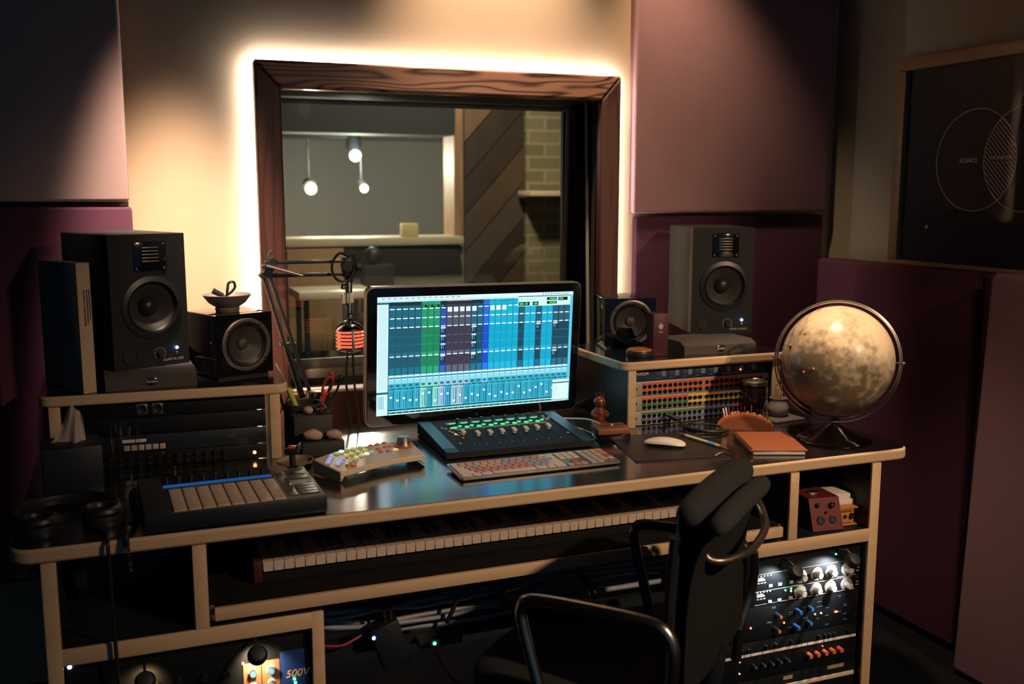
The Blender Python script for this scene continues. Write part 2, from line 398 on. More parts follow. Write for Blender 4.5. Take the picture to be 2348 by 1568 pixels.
def clip(poly, ax, val, keep):
    out = []
    for i in range(len(poly)):
        a, b = poly[i], poly[(i+1) % len(poly)]; ia, ib = (a[ax]-val)*keep >= 0, (b[ax]-val)*keep >= 0
        if ia: out.append(a)
        if ia != ib: t = (val-a[ax])/(b[ax]-a[ax]); out.append((a[0]+(b[0]-a[0])*t, a[1]+(b[1]-a[1])*t))
    return out
order = [0, 1, 3, 0, 1, 1, 2, 1, 0, 3, 1, 0, 1, 0, 1, 3]
for k in range(-3, 14):
    z = k*bw*1.414; p = [(0, z), (W_, z+W_*1.1), (W_, z+W_*1.1+bw*1.36), (0, z+bw*1.36)]
    for ax, v, s_ in ((1, 0, 1), (1, H_, -1)): p = clip(p, ax, v, s_) if p else p
    if len(p) > 2: pm.prism(p, -.02-.006*(k % 2), .0, mi=order[k % 16], M=Matrix.Rotation(R(90), 4, 'X') @ Matrix.Diagonal((1, 1, -1, 1)))
part('board_face', pm, M_plank, pw)
bm_ = bpy.data.materials.new('olive_brick'); bm_.use_nodes = True; nt = bm_.node_tree
br = nt.nodes.new('ShaderNodeTexBrick'); br.inputs['Scale'].default_value = 1; br.inputs['Brick Width'].default_value = .21; br.inputs['Row Height'].default_value = .075
br.inputs['Mortar Size'].default_value = .008; br.inputs['Color1'].default_value = (.25, .22, .14, 1); br.inputs['Color2'].default_value = (.19, .17, .11, 1); br.inputs['Mortar'].default_value = (.34, .30, .20, 1)
tc = nt.nodes.new('ShaderNodeTexCoord'); mp = nt.nodes.new('ShaderNodeMapping'); mp.inputs['Rotation'].default_value = (R(90), 0, 0)
nt.links.new(tc.outputs['Object'], mp.inputs[0]); nt.links.new(mp.outputs[0], br.inputs['Vector']); nt.links.new(br.outputs[0], nt.nodes['Principled BSDF'].inputs['Base Color'])
nt.nodes['Principled BSDF'].inputs['Roughness'].default_value = .9
struct('wall_brick', MB().box(2.195, 3.38, FY-.10, FY, 0, 2.74), bm_)
single('wall_shelf', MB().box(2.14, 2.62, FY-.30, FY-.101, 1.425, 1.455, .004), M_cream, 'narrow cream shelf fixed across the brick pier', 'shelf')
tl = thing('track_light', 'dark ceiling track light with lit bulbs in the room beyond the glass', 'light', (1.25, 6.3, 1.78))
part('rail', MB().box(-.5, .14, -.02, .02, 0, .025).tube([(.10, 0, .02), (.16, 0, .10), (.26, 0, .16), (.42, 0, .17)], .022, 8).cyl((-.3, 0, .02), (-.3, 0, .6), .008), M_black, tl)
part('lamp_head', MB().cyl((.13, 0, .03), (.135, 0, -.06), .04, .05), M_black, tl)
bulbm = emit('bulb_glow', (1, .97, .82), 14)
part('bulb', MB().sphere((.138, -.03, -.105), .036), bulbm, tl)
for x, z, r_ in ((1.11, 1.468, .035), (1.447, 1.472, .026)):
    t = thing('spotlight', 'small lit spotlight hanging %s in the room beyond the glass' % ('farthest from the diagonal boards' if x < 1.2 else 'just below the track light'), 'light', (x, 6.3, z), group='spotlights beyond the glass')
    part('bulb', MB().sphere((0, 0, 0), r_), emit('bulb_glow_warm', (1, .88, .55), 9), t)
    part('lamp_head', MB().cyl((0, .02, .01), (0, .10, .04), r_*1.2, r_*.9).cyl((0, .08, .03), (0, .08, 1.3), .006), M_black, t)
single('tan_board', MB().box(.80, 1.10, FY-.19, FY-.15, .60, 1.148), mat('tan_board', (.34, .22, .12), .7), 'tan board standing under the ledge of the inner window', 'board')
sp = thing('stage_monitor', 'dark boxy loudspeaker on a stand seen through the glass above the microphone', 'speaker', (1.265, 5.25, 0))
part('cabinet', MB().box(-.08, .08, -.06, .06, .80, 1.064, .006), M_black, sp)
part('stand', MB().cyl((0, 0, .02), (0, 0, .8), .018).cyl((0, 0, 0), (0, 0, .02), .14), M_black, sp)
single('round_lamp_shade', MB().sphere((1.245, 5.25, 1.112), (.046, .046, .046)), M_black, 'small black ball standing on the boxy loudspeaker beyond the glass', 'ornament')
tb = thing('reflection_slab', 'white slab added for the bright reflection seen low in the glass behind the microphone', 'stand-in', (1.0, 5.0, 0))  # slab on legs added in place of a bright bar reflected in the glass
part('bright_slab', MB().box(-.22, .16, -.16, .16, .925, .965, .004), M_white, tb)
for sx in (-.18, .12):
    for sy in (-.12, .12): part('leg', MB().cyl((sx, sy, 0), (sx, sy, .925), .014), M_black, tb)
single('yellow_box', MB().box(1.45, 1.535, FY-.13, FY-.05, 1.2005, 1.275, .004), mat('yellow_card', (.62, .52, .24), .7), 'small yellow box standing on the ledge of the inner window', 'box')

# ---- acoustic panels
def panel(x0, x1, y0, y1, z0, z1, m, label, bev=.012, group='fabric acoustic panels', rot=None):
    mb = MB().box(x0, x1, y0, y1, z0, z1, bev, seg=3); return single('acoustic_panel', mb, m, label, 'acoustic panel', group)
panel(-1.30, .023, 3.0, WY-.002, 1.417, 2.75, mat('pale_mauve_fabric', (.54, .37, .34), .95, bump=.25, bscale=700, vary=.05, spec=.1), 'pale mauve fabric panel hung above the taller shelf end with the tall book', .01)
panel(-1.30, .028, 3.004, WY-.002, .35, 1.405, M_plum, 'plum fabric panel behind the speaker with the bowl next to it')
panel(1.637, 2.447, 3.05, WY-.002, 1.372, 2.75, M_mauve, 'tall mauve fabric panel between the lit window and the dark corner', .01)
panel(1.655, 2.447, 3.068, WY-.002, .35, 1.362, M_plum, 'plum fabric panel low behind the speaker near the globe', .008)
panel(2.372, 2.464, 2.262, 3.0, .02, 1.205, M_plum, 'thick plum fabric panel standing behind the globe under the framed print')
pp = MB().box(-.05, .05, -.62, 0, .0, 1.212, .02, seg=3)
o = single('acoustic_panel', pp, mat('dusty_mauve_fabric', (.30, .17, .20), .95, bump=.25, bscale=700), 'dusty mauve free standing panel nearest the viewer beside the globe panel', 'acoustic panel', 'fabric acoustic panels', loc=(2.325, 2.165, .002))
o.rotation_euler = (0, R(2.2), 0)
single('acoustic_panel', MB().box(2.40, 2.464, 2.172, 2.257, .02, 1.198, .006), mat('gap_shade', (.06, .03, .05), .95), 'dark strip coloured as the shaded gap between the two panels under the framed print', 'acoustic panel', 'fabric acoustic panels')  # added strip; its dark tone is the shade in the gap

# ---- framed print on the side wall
pf = thing('framed_print', 'framed black print with two overlapping circle outlines on the side wall', 'picture', (RX, 2.31, 1.53))
mf = MB(); hy, hz, fw = .395, .315, .042
for a in ((-hy-fw, hy+fw, hz, hz+fw), (-hy-fw, hy+fw, -hz-fw, -hz), (hy, hy+fw, -hz, hz), (-hy-fw, -hy, -hz, hz)): mf.box(-.032, -.001, a[0], a[1], a[2], a[3], .004)
part('frame', mf, grainmat('brass_toned_wood', (.24, .15, .07), (.30, .19, .09), (40, 6, 40), 3, .4), pf)
part('print', MB().box(-.010, -.002, -hy, hy, -hz, hz), mat('black_print', (.006, .009, .014), .7), pf)
part('glass', MB().box(-.0155, -.0135, -hy, hy, -hz, hz), M_posterglass, pf)
PX = Matrix.Translation((-.0108, 0, 0)) @ Matrix(((0, 0, -1, 0), (-1, 0, 0, 0), (0, 1, 0, 0), (0, 0, 0, 1)))
vn = MB(); r_ = .157; c1, c2 = -.10, .092
for c in (c1, c2): vn.torus(r_, .0013, 96, 4, M=PX @ Matrix.Translation((c, .013, 0)))
for i in range(-20, 21):
    q = i*.0108; best = []
    for k in range(-200, 201):
        t = k*.001; x = (t+q)*.7071; y = (t-q)*-.7071
        if (x-(c1+c2)/2-c1)**2 + y*y < r_*r_ or True:
            X_ = x+(c1+c2)/2
            if (X_-c1)**2+y*y < r_*r_ and (X_-c2)**2+y*y < r_*r_: best.append((X_, y))
    if len(best) > 4:
        a, b = best[0], best[-1]
        L = math.hypot(b[0]-a[0], b[1]-a[1]); an = math.atan2(b[1]-a[1], b[0]-a[0])
        vn.box(0, L, -.0011, .0011, 0, .0006, M=PX @ Matrix.Translation((a[0], a[1]+.013, 0)) @ Matrix.Rotation(an, 4, 'Z'))
M_line = mat('print_lines', (.85, .70, .55), .7)
part('circle_outline', vn, M_line, pf)
RW = (R(90), 0, R(-90))
part('word_backing', MB().box(-.0116, -.0112, -.036, .038, .008, .027), MATS['black_print'], pf)
text('lettering', 'SCIENCE', .0185, M_line, pf, (-.0112, .125, .012), RW)
text('lettering', 'WONDER', .0185, M_line, pf, (-.0120, .002, .017), RW)
part('screw_head', MB().lathe([(0, 0), (.007, 0), (.006, .003), (0, .004)], 16, M=Matrix.Translation((-.016, .276, -.199)) @ Matrix.Rotation(R(-90), 4, 'Y')), M_gold, pf)

# ------------------------------------------------------------------ desk
dk = thing('studio_desk', 'long black studio desk with pale maple edging, rack bays and keyboard tray', 'desk', (0, 0, 0))
DX0, DX1, DY0, DY1, DZ = -.240, 1.965, 2.047, 2.87, .76
part('edge_trim', MB().prism(rrect(DX0, DX1, DY0, DY1, .045, 8, (1, 0, 0, 1)), DZ-.031, DZ-.0008, sm=True), M_maple, dk, 35)
bv = dk.children[0].modifiers.new('round', 'BEVEL'); bv.width = .006; bv.segments = 3; bv.limit_method = 'ANGLE'
part('desktop', MB().prism(rrect(DX0+.004, DX1-.004, DY0+.005, DY1, .042, 8, (1, 0, 0, 1)), DZ-.012, DZ, sm=True), M_lam, dk, 35)
PF, PB = 2.053, 2.80
def post(x0, x1, z0, z1):
    part('side_panel', MB().box(x0, x1, PF+.002, PB, z0, z1), M_black, dk)
    part('edge_strip', MB().box(x0-.001, x1+.001, PF-.006, PF+.002, z0, z1, .0015), M_maple, dk)
post(-.183, -.157, 0, .728); post(.098, .124, .5475, .728); post(.336, .360, 0, .5475)
post(1.832, 1.860, 0, .728); post(1.570, 1.595, .5475, .728); post(1.349, 1.375, 0, .512)
for x0, x1 in ((-.157, .336), (1.375, 1.832)):
    part('shelf', MB().box(x0, x1, PF+.002, PB, .513, .546), M_black, dk)
    part('edge_strip', MB().box(x0, x1, PF-.006, PF+.002, .512, .547, .002), M_maple, dk)
part('edge_strip', MB().box(1.349, 1.375, PF-.006, PF+.002, .512, .547, .002), M_maple, dk)
part('keyboard_tray', MB().box(.138, 1.556, 2.068, 2.50, .560, .580), mat('matte_black_board', (.010, .010, .011), .8, spec=.15), dk)
part('edge_strip', MB().box(.136, 1.558, 2.054, 2.068, .556, .584, .003), M_maple, dk)
for x0, x1 in ((.124, .137), (1.557, 1.570)): part('tray_runner', MB().box(x0, x1, 2.075, 2.45, .55, .585, .001), M_steel, dk)
part('back_panel', MB().box(-.157, 1.832, PB-.015, PB, .55, .728), M_black, dk)

# risers
def riser(x0, x1, y0, y1, label, rz=0):
    cx = (x0+x1)/2
    t = thing('desk_riser', label, 'shelf', (cx, y0, DZ), rz, 'rack risers on the desk'); w = (x1-x0)/2; d = y1-y0; h = .198
    c = part('edge_trim', MB().prism(rrect(-w, w, 0, d, .03, 8, (1, 0, 0, 1)), h-.027, h-.0006, sm=True), M_maple, t, 35)
    b_ = c.modifiers.new('round', 'BEVEL'); b_.width = .006; b_.segments = 3; b_.limit_method = 'ANGLE'
    part('top_shelf', MB().prism(rrect(-w+.004, w-.004, .005, d, .027, 8, (1, 0, 0, 1)), h-.012, h, sm=True), M_lam, t, 35)
    for sx in (-1, 1):
        a, b = (sx*(w-.022), sx*(w-.047)); a, b = min(a, b), max(a, b)
        part('side_panel', MB().box(a, b, .014, d, .0005, h-.027), M_black, t)
        part('edge_strip', MB().box(a-.0005, b+.0005, .006, .014, .0005, h-.027, .0015), M_maple, t)
    return t
riser(-.212, .376, 2.562, 2.90, 'maple edged riser shelf holding the bowl, the tall book and dark rack gear', -3.0)
riser(1.322, 1.892, 2.510, 2.89, 'maple edged riser shelf beside the globe holding colour striped patchbays')

# ------------------------------------------------------------------ speakers
def nearfield(loc, rz, label, lit):
    t = thing('studio_monitor', label, 'speaker', loc, rz, 'tall nearfield monitors')
    w, h, d = .1005, .337, .28
    part('cabinet', MB().box(-w, w, .030, d, 0, h, .004), mat('speaker_vinyl', (.020, .022, .023), .6, spec=.25, bump=.3, bscale=800), t)
    bp = holed(MB(), -w+.0005, w-.0005, .0005, h-.0005, .005, .152, .066, -.006, .0305); b9 = part('baffle', bp, mat('speaker_baffle', (.011, .012, .013), .5, spec=.3, bump=.2, bscale=900), t)
    tw = part('tweeter', MB().box(-.037, .049, -.0085, -.004, .243, .318, .003), M_gloss, t)
    sl = MB()
    for k in range(5): sl.box(-.016, .028, -.0105, -.0085, .266+k*.0085, .270+k*.0085, .0006)
    for sx in (-.030, .042):
        for z in (.250, .311): sl.lathe([(0, .001), (.003, 0), (.003, -.002), (0, -.002)], 10, M=front(sx, -.0085, z))
    part('pleat_grille', sl, M_ring, tw)
    wo = part('woofer', MB().lathe([(.079, 0), (.079, .004), (.066, .007), (.064, .002)], 48, M=front(.005, -.006, .152)), M_satin, t)
    part('surround', MB().lathe([(.066, -.002), (.062, .003), (.057, -.003)], 48, M=front(.005, -.006, .152)), M_rubber, wo)
    part('cone', MB().lathe([(.058, -.002), (.045, -.010), (.026, -.026), (.020, -.030), (0, -.030)], 48, M=front(.005, -.006, .152)), M_cone, wo)
    part('dust_cap', MB().lathe([(.026, -.026), (.023, -.016), (.015, -.009), (.007, -.0065), (0, -.006)], 32, M=front(.005, -.006, .152)), M_satin, wo)
    part('bass_port', MB().lathe([(.021, 0), (.0205, .003), (.018, .003), (.0165, .0004), (0, .0004)], 32, M=front(-.058, -.006, .032)), M_rubber, t)
    part('gain_knob', MB().lathe([(.009, 0), (.008, .01), (0, .01)], 24, M=front(.020, -.006, .033)), M_black, t)
    sc = MB()
    for a in range(-130, 131, 26): sc.box(-.001, .001, .013, .016, 0, .0003, M=front(.020, -.0062, .033) @ Matrix.Rotation(R(a), 4, 'Z'))
    part('dial_marks', sc, M_print, t)
    part('power_led', MB().sphere((.066, -.0075, .043), .0036), emit('blue_led', (.16, .36, 1), 40), t)
    part('power_switch', MB().box(.063, .069, -.009, -.006, .024, .033, .001), M_steel, t)
    text('lettering', 'ADAM AUDIO', .009, M_print, t, (.055, -.0063, .014), FRONT)
nearfield((.052, 2.662, 1.0035), 24, 'tall black monitor speaker standing next to the tall book', 1)
nearfield((1.771, 2.700, .9965), -15.6, 'tall grey black monitor speaker standing behind the globe side patchbays', 1)
def cube(loc, rz, label, h):
    t = thing('cube_speaker', label, 'speaker', loc, rz, 'small cube speakers'); w = .0825
    part('cabinet', MB().box(-w, w, .022, .165, .008, h, .005, seg=3), M_gloss, t)
    part('front_plate', holed(MB(), -w+.0005, w-.0005, .0085, h-.0005, .004, h*.5+.003, .060, 0, .0225), M_gloss, t)
    part('foot', MB().box(-w+.01, w-.01, .01, .15, 0, .008), M_rubber, t)
    z = h*.5+.003; x = .004
    part('driver_ring', MB().lathe([(.070, 0), (.0705, .004), (.066, .006), (.060, .005), (.058, 0)], 56, M=front(x, 0, z)), M_ring, t)
    sc = MB()
    for k in range(4): a = R(45+90*k+8); sc.sphere((x+.064*cos(a), -.006, z+.064*sin(a)), (.003, .0016, .003), n=8)
    part('screw', sc, M_black, t)
    part('surround', MB().lathe([(.060, .001), (.055, .005), (.048, -.002)], 56, M=front(x, 0, z)), M_rubber, t)
    part('cone', MB().lathe([(.050, -.001), (.034, -.011), (.017, -.020), (.013, -.014), (0, -.011)], 48, M=front(x, 0, z)), M_cone, t)
cube((.284, 2.668, .9585), 22.3, 'glossy black cube speaker under the ceramic bowl', .170)
cube((1.468, 2.745, .9585), -15, 'glossy black cube speaker between the display and the maroon box', .158)
def pad(loc, rz, w, h, label):
    t = thing('isolation_pad', label, 'foam pad', loc, rz, 'foam pads under the monitors')
    P = [(0, 0), (0, h*.70), (.028, h), (.165, h), (.165, 0)]
    part('foam_block', MB().prism(P, -w/2, w/2, M=Matrix(((0, 0, 1, 0), (1, 0, 0, 0), (0, 1, 0, 0), (0, 0, 0, 1)))), M_foam, t)
    bd = part('badge', MB().lathe([(0, .002), (.012, .0018), (.0135, .0012), (.0145, .0018), (.0155, 0)], 32, M=front(0, -.0002, h*.42) @ Matrix.Diagonal((1.05, .72, 1, 1))), [M_chrome], t)
    part('badge_field', MB().lathe([(0, .0026), (.0125, .0022)], 32, M=front(0, -.0002, h*.42) @ Matrix.Diagonal((1.05, .72, 1, 1))), M_black, bd)
    text('lettering', 'Auralex', .0085, M_paper, bd, (0, -.0031, h*.42), FRONT)
pad((.048, 2.595, .9585), 3.4, .216, .0445, 'charcoal foam pad with chrome badge under the speaker by the tall book')
pad((1.677, 2.553, .9585), -1.3, .250, .0375, 'brown grey foam pad with chrome badge under the speaker near the globe')

# things on the risers
bk = thing('tall_book', 'tall grey slipcase book standing upright with its tan spine showing beside the speaker', 'book', (-.094, 2.590, .9585), 29)
part('cover', MB().box(-.0165, .0165, .002, .195, 0, .317, .001), mat('grey_cloth_board', (.28, .235, .21), .8), bk)
part('spine', MB().box(-.0168, .0168, 0, .003, .0, .3172, .001), mat('tan_spine', (.62, .45, .31), .7), bk)
lt = MB(); zz = .255
for c, n0 in ((-.003, 22), (.004, 20), (.010, 16)):
    z = .252
    for k in range(n0):
        L = rnd.uniform(.0015, .005); lt.box(c, c+.0035, -.0006, -.0002, z-L, z); z -= L+.0012
part('spine_print', lt, M_ink, bk)
bw_ = thing('bowl', 'grey footed ceramic bowl standing on the cube speaker', 'bowl', (.250, 2.735, 1.1288))
part('bowl_body', MB().lathe([(0, 0), (.030, 0), (.032, .008), (.030, .012), (.048, .024), (.064, .045), (.0615, .046), (.045, .026), (.026, .016), (0, .014)], 40), mat('grey_stoneware', (.20, .165, .14), .6, vary=.2, vscale=60), bw_)
single('adapter_cable', MB().tube([(.225, 2.735, 1.178), (.247, 2.732, 1.169), (.252, 2.732, 1.188), (.256, 2.735, 1.204), (.268, 2.735, 1.207), (.272, 2.735, 1.193), (.262, 2.735, 1.180), (.250, 2.735, 1.171), (.240, 2.74, 1.160)], .0036, 8).cyl((.214, 2.735, 1.185), (.240, 2.735, 1.171), .008, .0065), M_rubber, 'short looped black adapter cable lying in the ceramic bowl', 'cable')
mb_ = thing('maroon_box', 'slim upright maroon box with a pale diamond mark between the two speakers by the globe', 'box', (1.479, 2.572, .9585), -8)
part('box_body', MB().box(-.024, .024, 0, .055, 0, .128, .0015), mat('maroon_card', (.075, .014, .022), .5), mb_)
part('diamond_mark', MB().prism([(0, -.011), (.0085, 0), (0, .011), (-.0085, 0)], 0, .0005, M=front(0, -.0003, .090)).box(-.006, .006, -.0006, 0, .072, .0745), M_print, mb_)
tn = thing('round_tin', 'low round dark tin with an orange lid standing on the riser before the cube speaker', 'tin', (1.452, 2.605, .9585))
tn.location = (1.424, 2.600, .9585)
part('tin_body', MB().lathe([(0, 0), (.038, 0), (.040, .003), (.040, .016), (.0385, .018), (0, .018)], 40), mat('dark_tin', (.05, .042, .036), .4, .4), tn)
part('lid', MB().lathe([(.037, .018), (.036, .0215), (0, .0215)], 40), mat('orange_lid', (.52, .22, .06), .4), tn)
single('white_card', MB().box(1.5055, 1.5125, 2.60, 2.66, .9588, 1.018, .0005), M_paper, 'slim white card leaning upright beside the cube speaker and maroon box', 'card')

# ------------------------------------------------------------------ display
mo = thing('computer_display', 'wide aluminium rimmed computer display showing a mixing session', 'monitor', (.949, 2.705, DZ), 5.04)
mo.scale = (1.045,)*3
BM = Matrix.Translation((0, 0, .2124)) @ Matrix.Rotation(.045, 4, 'X') @ Matrix.Rotation(.016, 4, 'Y')
def bxz(x0, x1, z0, z1, y0, y1, r, n=8): return [(a, b) for a, b in rrect(x0, x1, z0, z1, r, n)], y0, y1
XZ = Matrix(((1, 0, 0, 0), (0, 0, 1, 0), (0, 1, 0, 0), (0, 0, 0, 1)))     # (x, z, y) -> (x, y, z)
part('housing', MB().prism(rrect(-.3255, .3255, -.1905, .1905, .020), .004, .026, M=BM @ XZ, sm=True).prism(rrect(-.29, .29, -.16, .16, .04), .026, .040, M=BM @ XZ, sm=True), M_alu, mo, 35)
part('bezel', MB().prism(rrect(-.3225, .3225, -.1875, .1875, .018), 0, .005, M=BM @ XZ, sm=True), M_gloss, mo, 35)
part('stand', MB().box(-.095, .095, .055, .155, 0, .010, .003).box(-.085, .085, .044, .056, .0, .26, .004), M_alu, mo)
part('logo', MB().sphere((0, -.0006, -.180), (.0045, .0008, .005), n=12, M=None) if False else MB().prism([(.0042*cos(a)*(1-.15*(abs(a-pi/2) < .5)), .0048*sin(a)) for a in [2*pi*i/16 for i in range(16)]], -.0006, 0, M=BM @ Matrix.Translation((0, 0, -.178)) @ XZ), mat('dim_logo', (.05, .055, .06), .3), mo)
# screen picture: flat colour tiles on one sheet
SX0, SX1, SZ0, SZ1 = -.297, .297, -.160, .163
scols = {}; smats = []; sm_ = MB()
def sc_mi(c):
    if c not in scols:
        scols[c] = len(smats); smats.append(emit('screen_' + c, '#' + c, SCR))
    return scols[c]
SCR = 1.12
def tile(u0, u1, v0, v1, c, lay=1):
    x0, x1 = SX0+(SX1-SX0)*u0, SX0+(SX1-SX0)*u1; z1, z0 = SZ1-(SZ1-SZ0)*v0, SZ1-(SZ1-SZ0)*v1; y = -.0002-.00012*lay
    sm_.quad([BM @ VEC(p) for p in ((x0, y, z0), (x1, y, z0), (x1, y, z1), (x0, y, z1))], sc_mi(c))
tile(0, 1, 0, 1, '0b4a63', 0)
tile(0, 1, 0, .028, 'd8f2f8', 2); tile(0, .70, .028, .045, 'b9e6f2', 2)
for k in range(14): tile(.02+k*.028, .036+k*.028, .009, .019, '7fb6c4', 3)
for k in range(10): tile(.83+k*.015, .838+k*.015, .008, .020, '6fa9b8', 3)
tile(0, .053, .045, .80, 'd4eff6', 1); tile(0, .053, .045, .062, '1d5f74', 2); tile(0, .053, .815, 1, 'cdeef6', 1); tile(0, .053, .80, .818, '1d5f74', 2)
for k in range(58): tile(.006, .047, .075+k*.0122, .079+k*.0122, 'a5d5e0', 2)
for k in range(9): tile(.006, .036, .84+k*.012, .846+k*.012, '5fb4cc', 2)
CH = (['14566a']*5 + ['12805a']*3 + ['16328c'] + ['39364a']*4 + ['114a60']*2 + ['0f4cc8'] + ['00a3c8']*5 + ['12435a'] + ['00a3c8']*2 + ['12405a'] + ['00a3c8']*2 + ['10435a']*3)
CL = {'14566a': ('14708a', '8fd8de'), '12805a': ('20a478', 'a5ecd4'), '16328c': ('2f66c0', 'b4dcf8'), '39364a': ('5f6478', 'c0d0e0'), '114a60': ('1c7690', 'a2dcea'), '0f4cc8': ('2a78e8', 'b8dcff'), '00a3c8': ('14b6d8', 'aef2fa'), '12435a': ('2a6a88', 'b4e0ee'), '12405a': ('2a6a88', 'b4e0ee'), '10435a': ('2a6c88', 'b4e0ee')}
n_ch = len(CH); u0 = .056; cw = (.985-u0)/n_ch
tile(u0, .70, .045, .075, '0a2c3c', 2)
rs = random.Random(3)
for k, c in enumerate(CH):
    a, b = u0+k*cw, u0+(k+1)*cw; l1, l2 = CL[c]
    tile(a, b-.0012, .045, .66, c, 1)
    if c in ('12805a', '00a3c8', '0f4cc8'): tile(a, b-.0012, .047, .085, l1, 2)
    for v in (.10, .178, .255, .50): tile(a+.004, b-.005, v, v+.009, 'e8fbff', 3)
    for v in (.335, .405): tile(a+.004, b-.005, v, v+.006, l1, 3)
    for q in range(5):
        tile(a+.003, b-.004, .116+q*.012, .123+q*.012, l1, 2); tile(a+.003, b-.004, .193+q*.012, .200+q*.012, l1, 2)
    tile(a+.003, b-.004, .475, .498, l1, 2); tile(a+.003, b-.004, .60, .655, l1, 2)
    if k in (9, 10, 11, 12, 13, 16, 17, 18): tile(a+.004, b-.005, .10, .14, 'e2f4fa', 3)
    if k in (8, 13, 24, 27):
        for v in ((.27, .34, .41, .51) if k < 20 else (.27, .52) if k == 27 else (.27,)):
            tile(a+.001, b-.002, v, v+.055, '0c1c3a', 4); tile(a+.003, b-.004, v, v+.012, 'd0f0ff', 5)
            for q in range(3): tile(a+.006, a+.010, v+.018+q*.011, v+.024+q*.011, 'bfe6ff', 5); tile(a+.015, a+.020, v+.018+q*.011, v+.024+q*.011, '4fc0a0', 5)
    f1 = {'12805a': '8fe0d0', '39364a': '9fc8dc', '16328c': '9cc4f0', '0f4cc8': '8cc8ff'}.get(c, '34b2cf')
    tile(a, b-.001, .66, .70, '62c8e2', 2); tile(a+.002, b-.003, .666, .676, 'f0ffff', 3); tile(a+.002, b-.003, .683, .690, '10303c', 3); tile(a+.003, b-.004, .692, .699, 'f0ffff', 3)
    tile(a, b-.001, .70, .735, '86d8ea', 2); tile(a, b-.001, .735, .775, f1, 2)
    tile(a+.006, b-.008, .742, .762, '1c6a80', 3); tile(a+.003, b-.004, .775, .783, '0b3a34', 3); tile(a+.004, a+.010, .776, .782, '38e070', 4)
    tile(a, b-.001, .783, .955, f1 if k % 3 else '2aa4c6', 2); tile(a+.012, a+.0145, .80, .945, '145c74', 3); tile(b-.009, b-.005, .80, .945, '0e4a66', 3)
    fv = .82+rs.random()*.09; tile(a+.008, a+.0185, fv, fv+.016, 'f4ffff', 4)
    for q in range(8): tile(a+.003, a+.007, .805+q*.018, .809+q*.018, '2088a6', 3)
    tile(a, b-.001, .955, .965, '0c2e38', 3); tile(a, b-.001, .965, .978, '8fe2ee', 3); tile(a, b-.001, .978, .990, '08222a', 3); tile(a+.006, a+.012, .980, .988, '30d060', 4)
tile(u0, .985, .990, 1, 'c8f4fa', 3); tile(.985, 1, .03, 1, '58c8e4', 2)
tile(u0+9*cw, u0+13*cw-.001, .045, .052, 'b0502c', 3)
for k in range(5, 9): tile(u0+k*cw+.002, u0+(k+1)*cw-.004, .075, .097, '0a2a14', 4); tile(u0+k*cw+.006, u0+k*cw+.014, .082, .090, '50e878', 5)
tile(.70, .985, .035, .118, 'cdf2f8', 4)
for a in ((.855, .910, .045, .070), (.855, .910, .080, .104), (.918, .970, .045, .075), (.703, .810, .080, .113)): tile(*a, '06180e', 5)
for a in ((.870, .905, .052, .064), (.870, .905, .086, .098), (.924, .945, .052, .066), (.708, .730, .088, .106), (.738, .752, .088, .106), (.785, .805, .088, .106)): tile(*a, '2cd468', 6)
tile(.762, .778, .082, .112, 'b8f8e0', 6)
for k in range(7): tile(.706+k*.013, .713+k*.013, .055, .062, '88b8c4', 5)
tile(.905, .995, .800, .985, 'd6f0f6', 5); tile(.905, .995, .800, .818, 'f4ffff', 6); tile(.905, .995, .822, .834, '1a7088', 6)
for k in range(10): tile(.912, .935, .850+k*.012, .853+k*.012, 'b4dce6', 6)
part('screen', sm_, smats, mo, 0)

# ------------------------------------------------------------------ microphone boom and microphone
AY = 2.85
ba = thing('microphone_boom_arm', 'black sprung boom arm clamped to the back of the desk and holding the microphone', 'boom arm', (0, 0, 0))
part('clamp', MB().box(.462, .502, AY-.02, DY1+.012, DZ, DZ+.022, .003).box(.462, .502, DY1+.001, DY1+.012, DZ-.06, DZ+.02, .002).cyl((.482, AY, DZ+.02), (.478, AY, DZ+.09), .012), M_black, ba)
el = (.366, AY, 1.222)
lo = MB()
for dx, dy in ((-.012, -.012), (.012, -.012), (-.012, .012), (.012, .012)): lo.box(-.004, .004, -.004, .004, 0, .405, M=Matrix.Translation((.478+dx*1.3, AY+dy, DZ+.07)) @ (VEC((el[0]-.478-dx*.6, 0, el[2]-DZ-.07))).to_track_quat('Z', 'Y').to_matrix().to_4x4())
lo.box(-.022, .022, -.017, .017, -.003, .003, M=Matrix.Translation((.423, AY, 1.015)))
part('lower_arm', lo, M_satin, ba)
up = MB()
for dy in (-.012, .012):
    up.box(.366, .588, AY+dy-.003, AY+dy+.003, 1.243, 1.252, .001).box(.366, .584, AY+dy-.003, AY+dy+.003, 1.206, 1.216, .001)
part('upper_arm', up, M_satin, ba)
part('elbow_plate', MB().prism([(.360, 1.205), (.380, 1.205), (.400, 1.256), (.384, 1.262), (.365, 1.240)], -AY-.017, -AY+.017, M=Matrix.Rotation(R(90), 4, 'X')).cyl((.355, AY-.022, 1.212), (.355, AY+.022, 1.212), .006).cyl((.362, AY-.022, 1.236), (.362, AY+.022, 1.236), .006), M_black, ba)
sg = MB()
for dy in (-.020, .020): sg.cyl((.368, AY+dy, 1.240), (.468, AY+dy, 1.210), .0055, n=10)
part('spring', sg, M_steel, ba)
sg = MB()
for dy in (-.020, .020): sg.cyl((.460, AY+dy, .86), (.420, AY+dy, 1.01), .0055, n=10)
part('spring', sg, M_satin, ba)
part('cable_hook', MB().tube([(.376, AY, 1.25), (.378, AY, 1.268), (.388, AY, 1.282)], .004, 6), M_steel, ba)
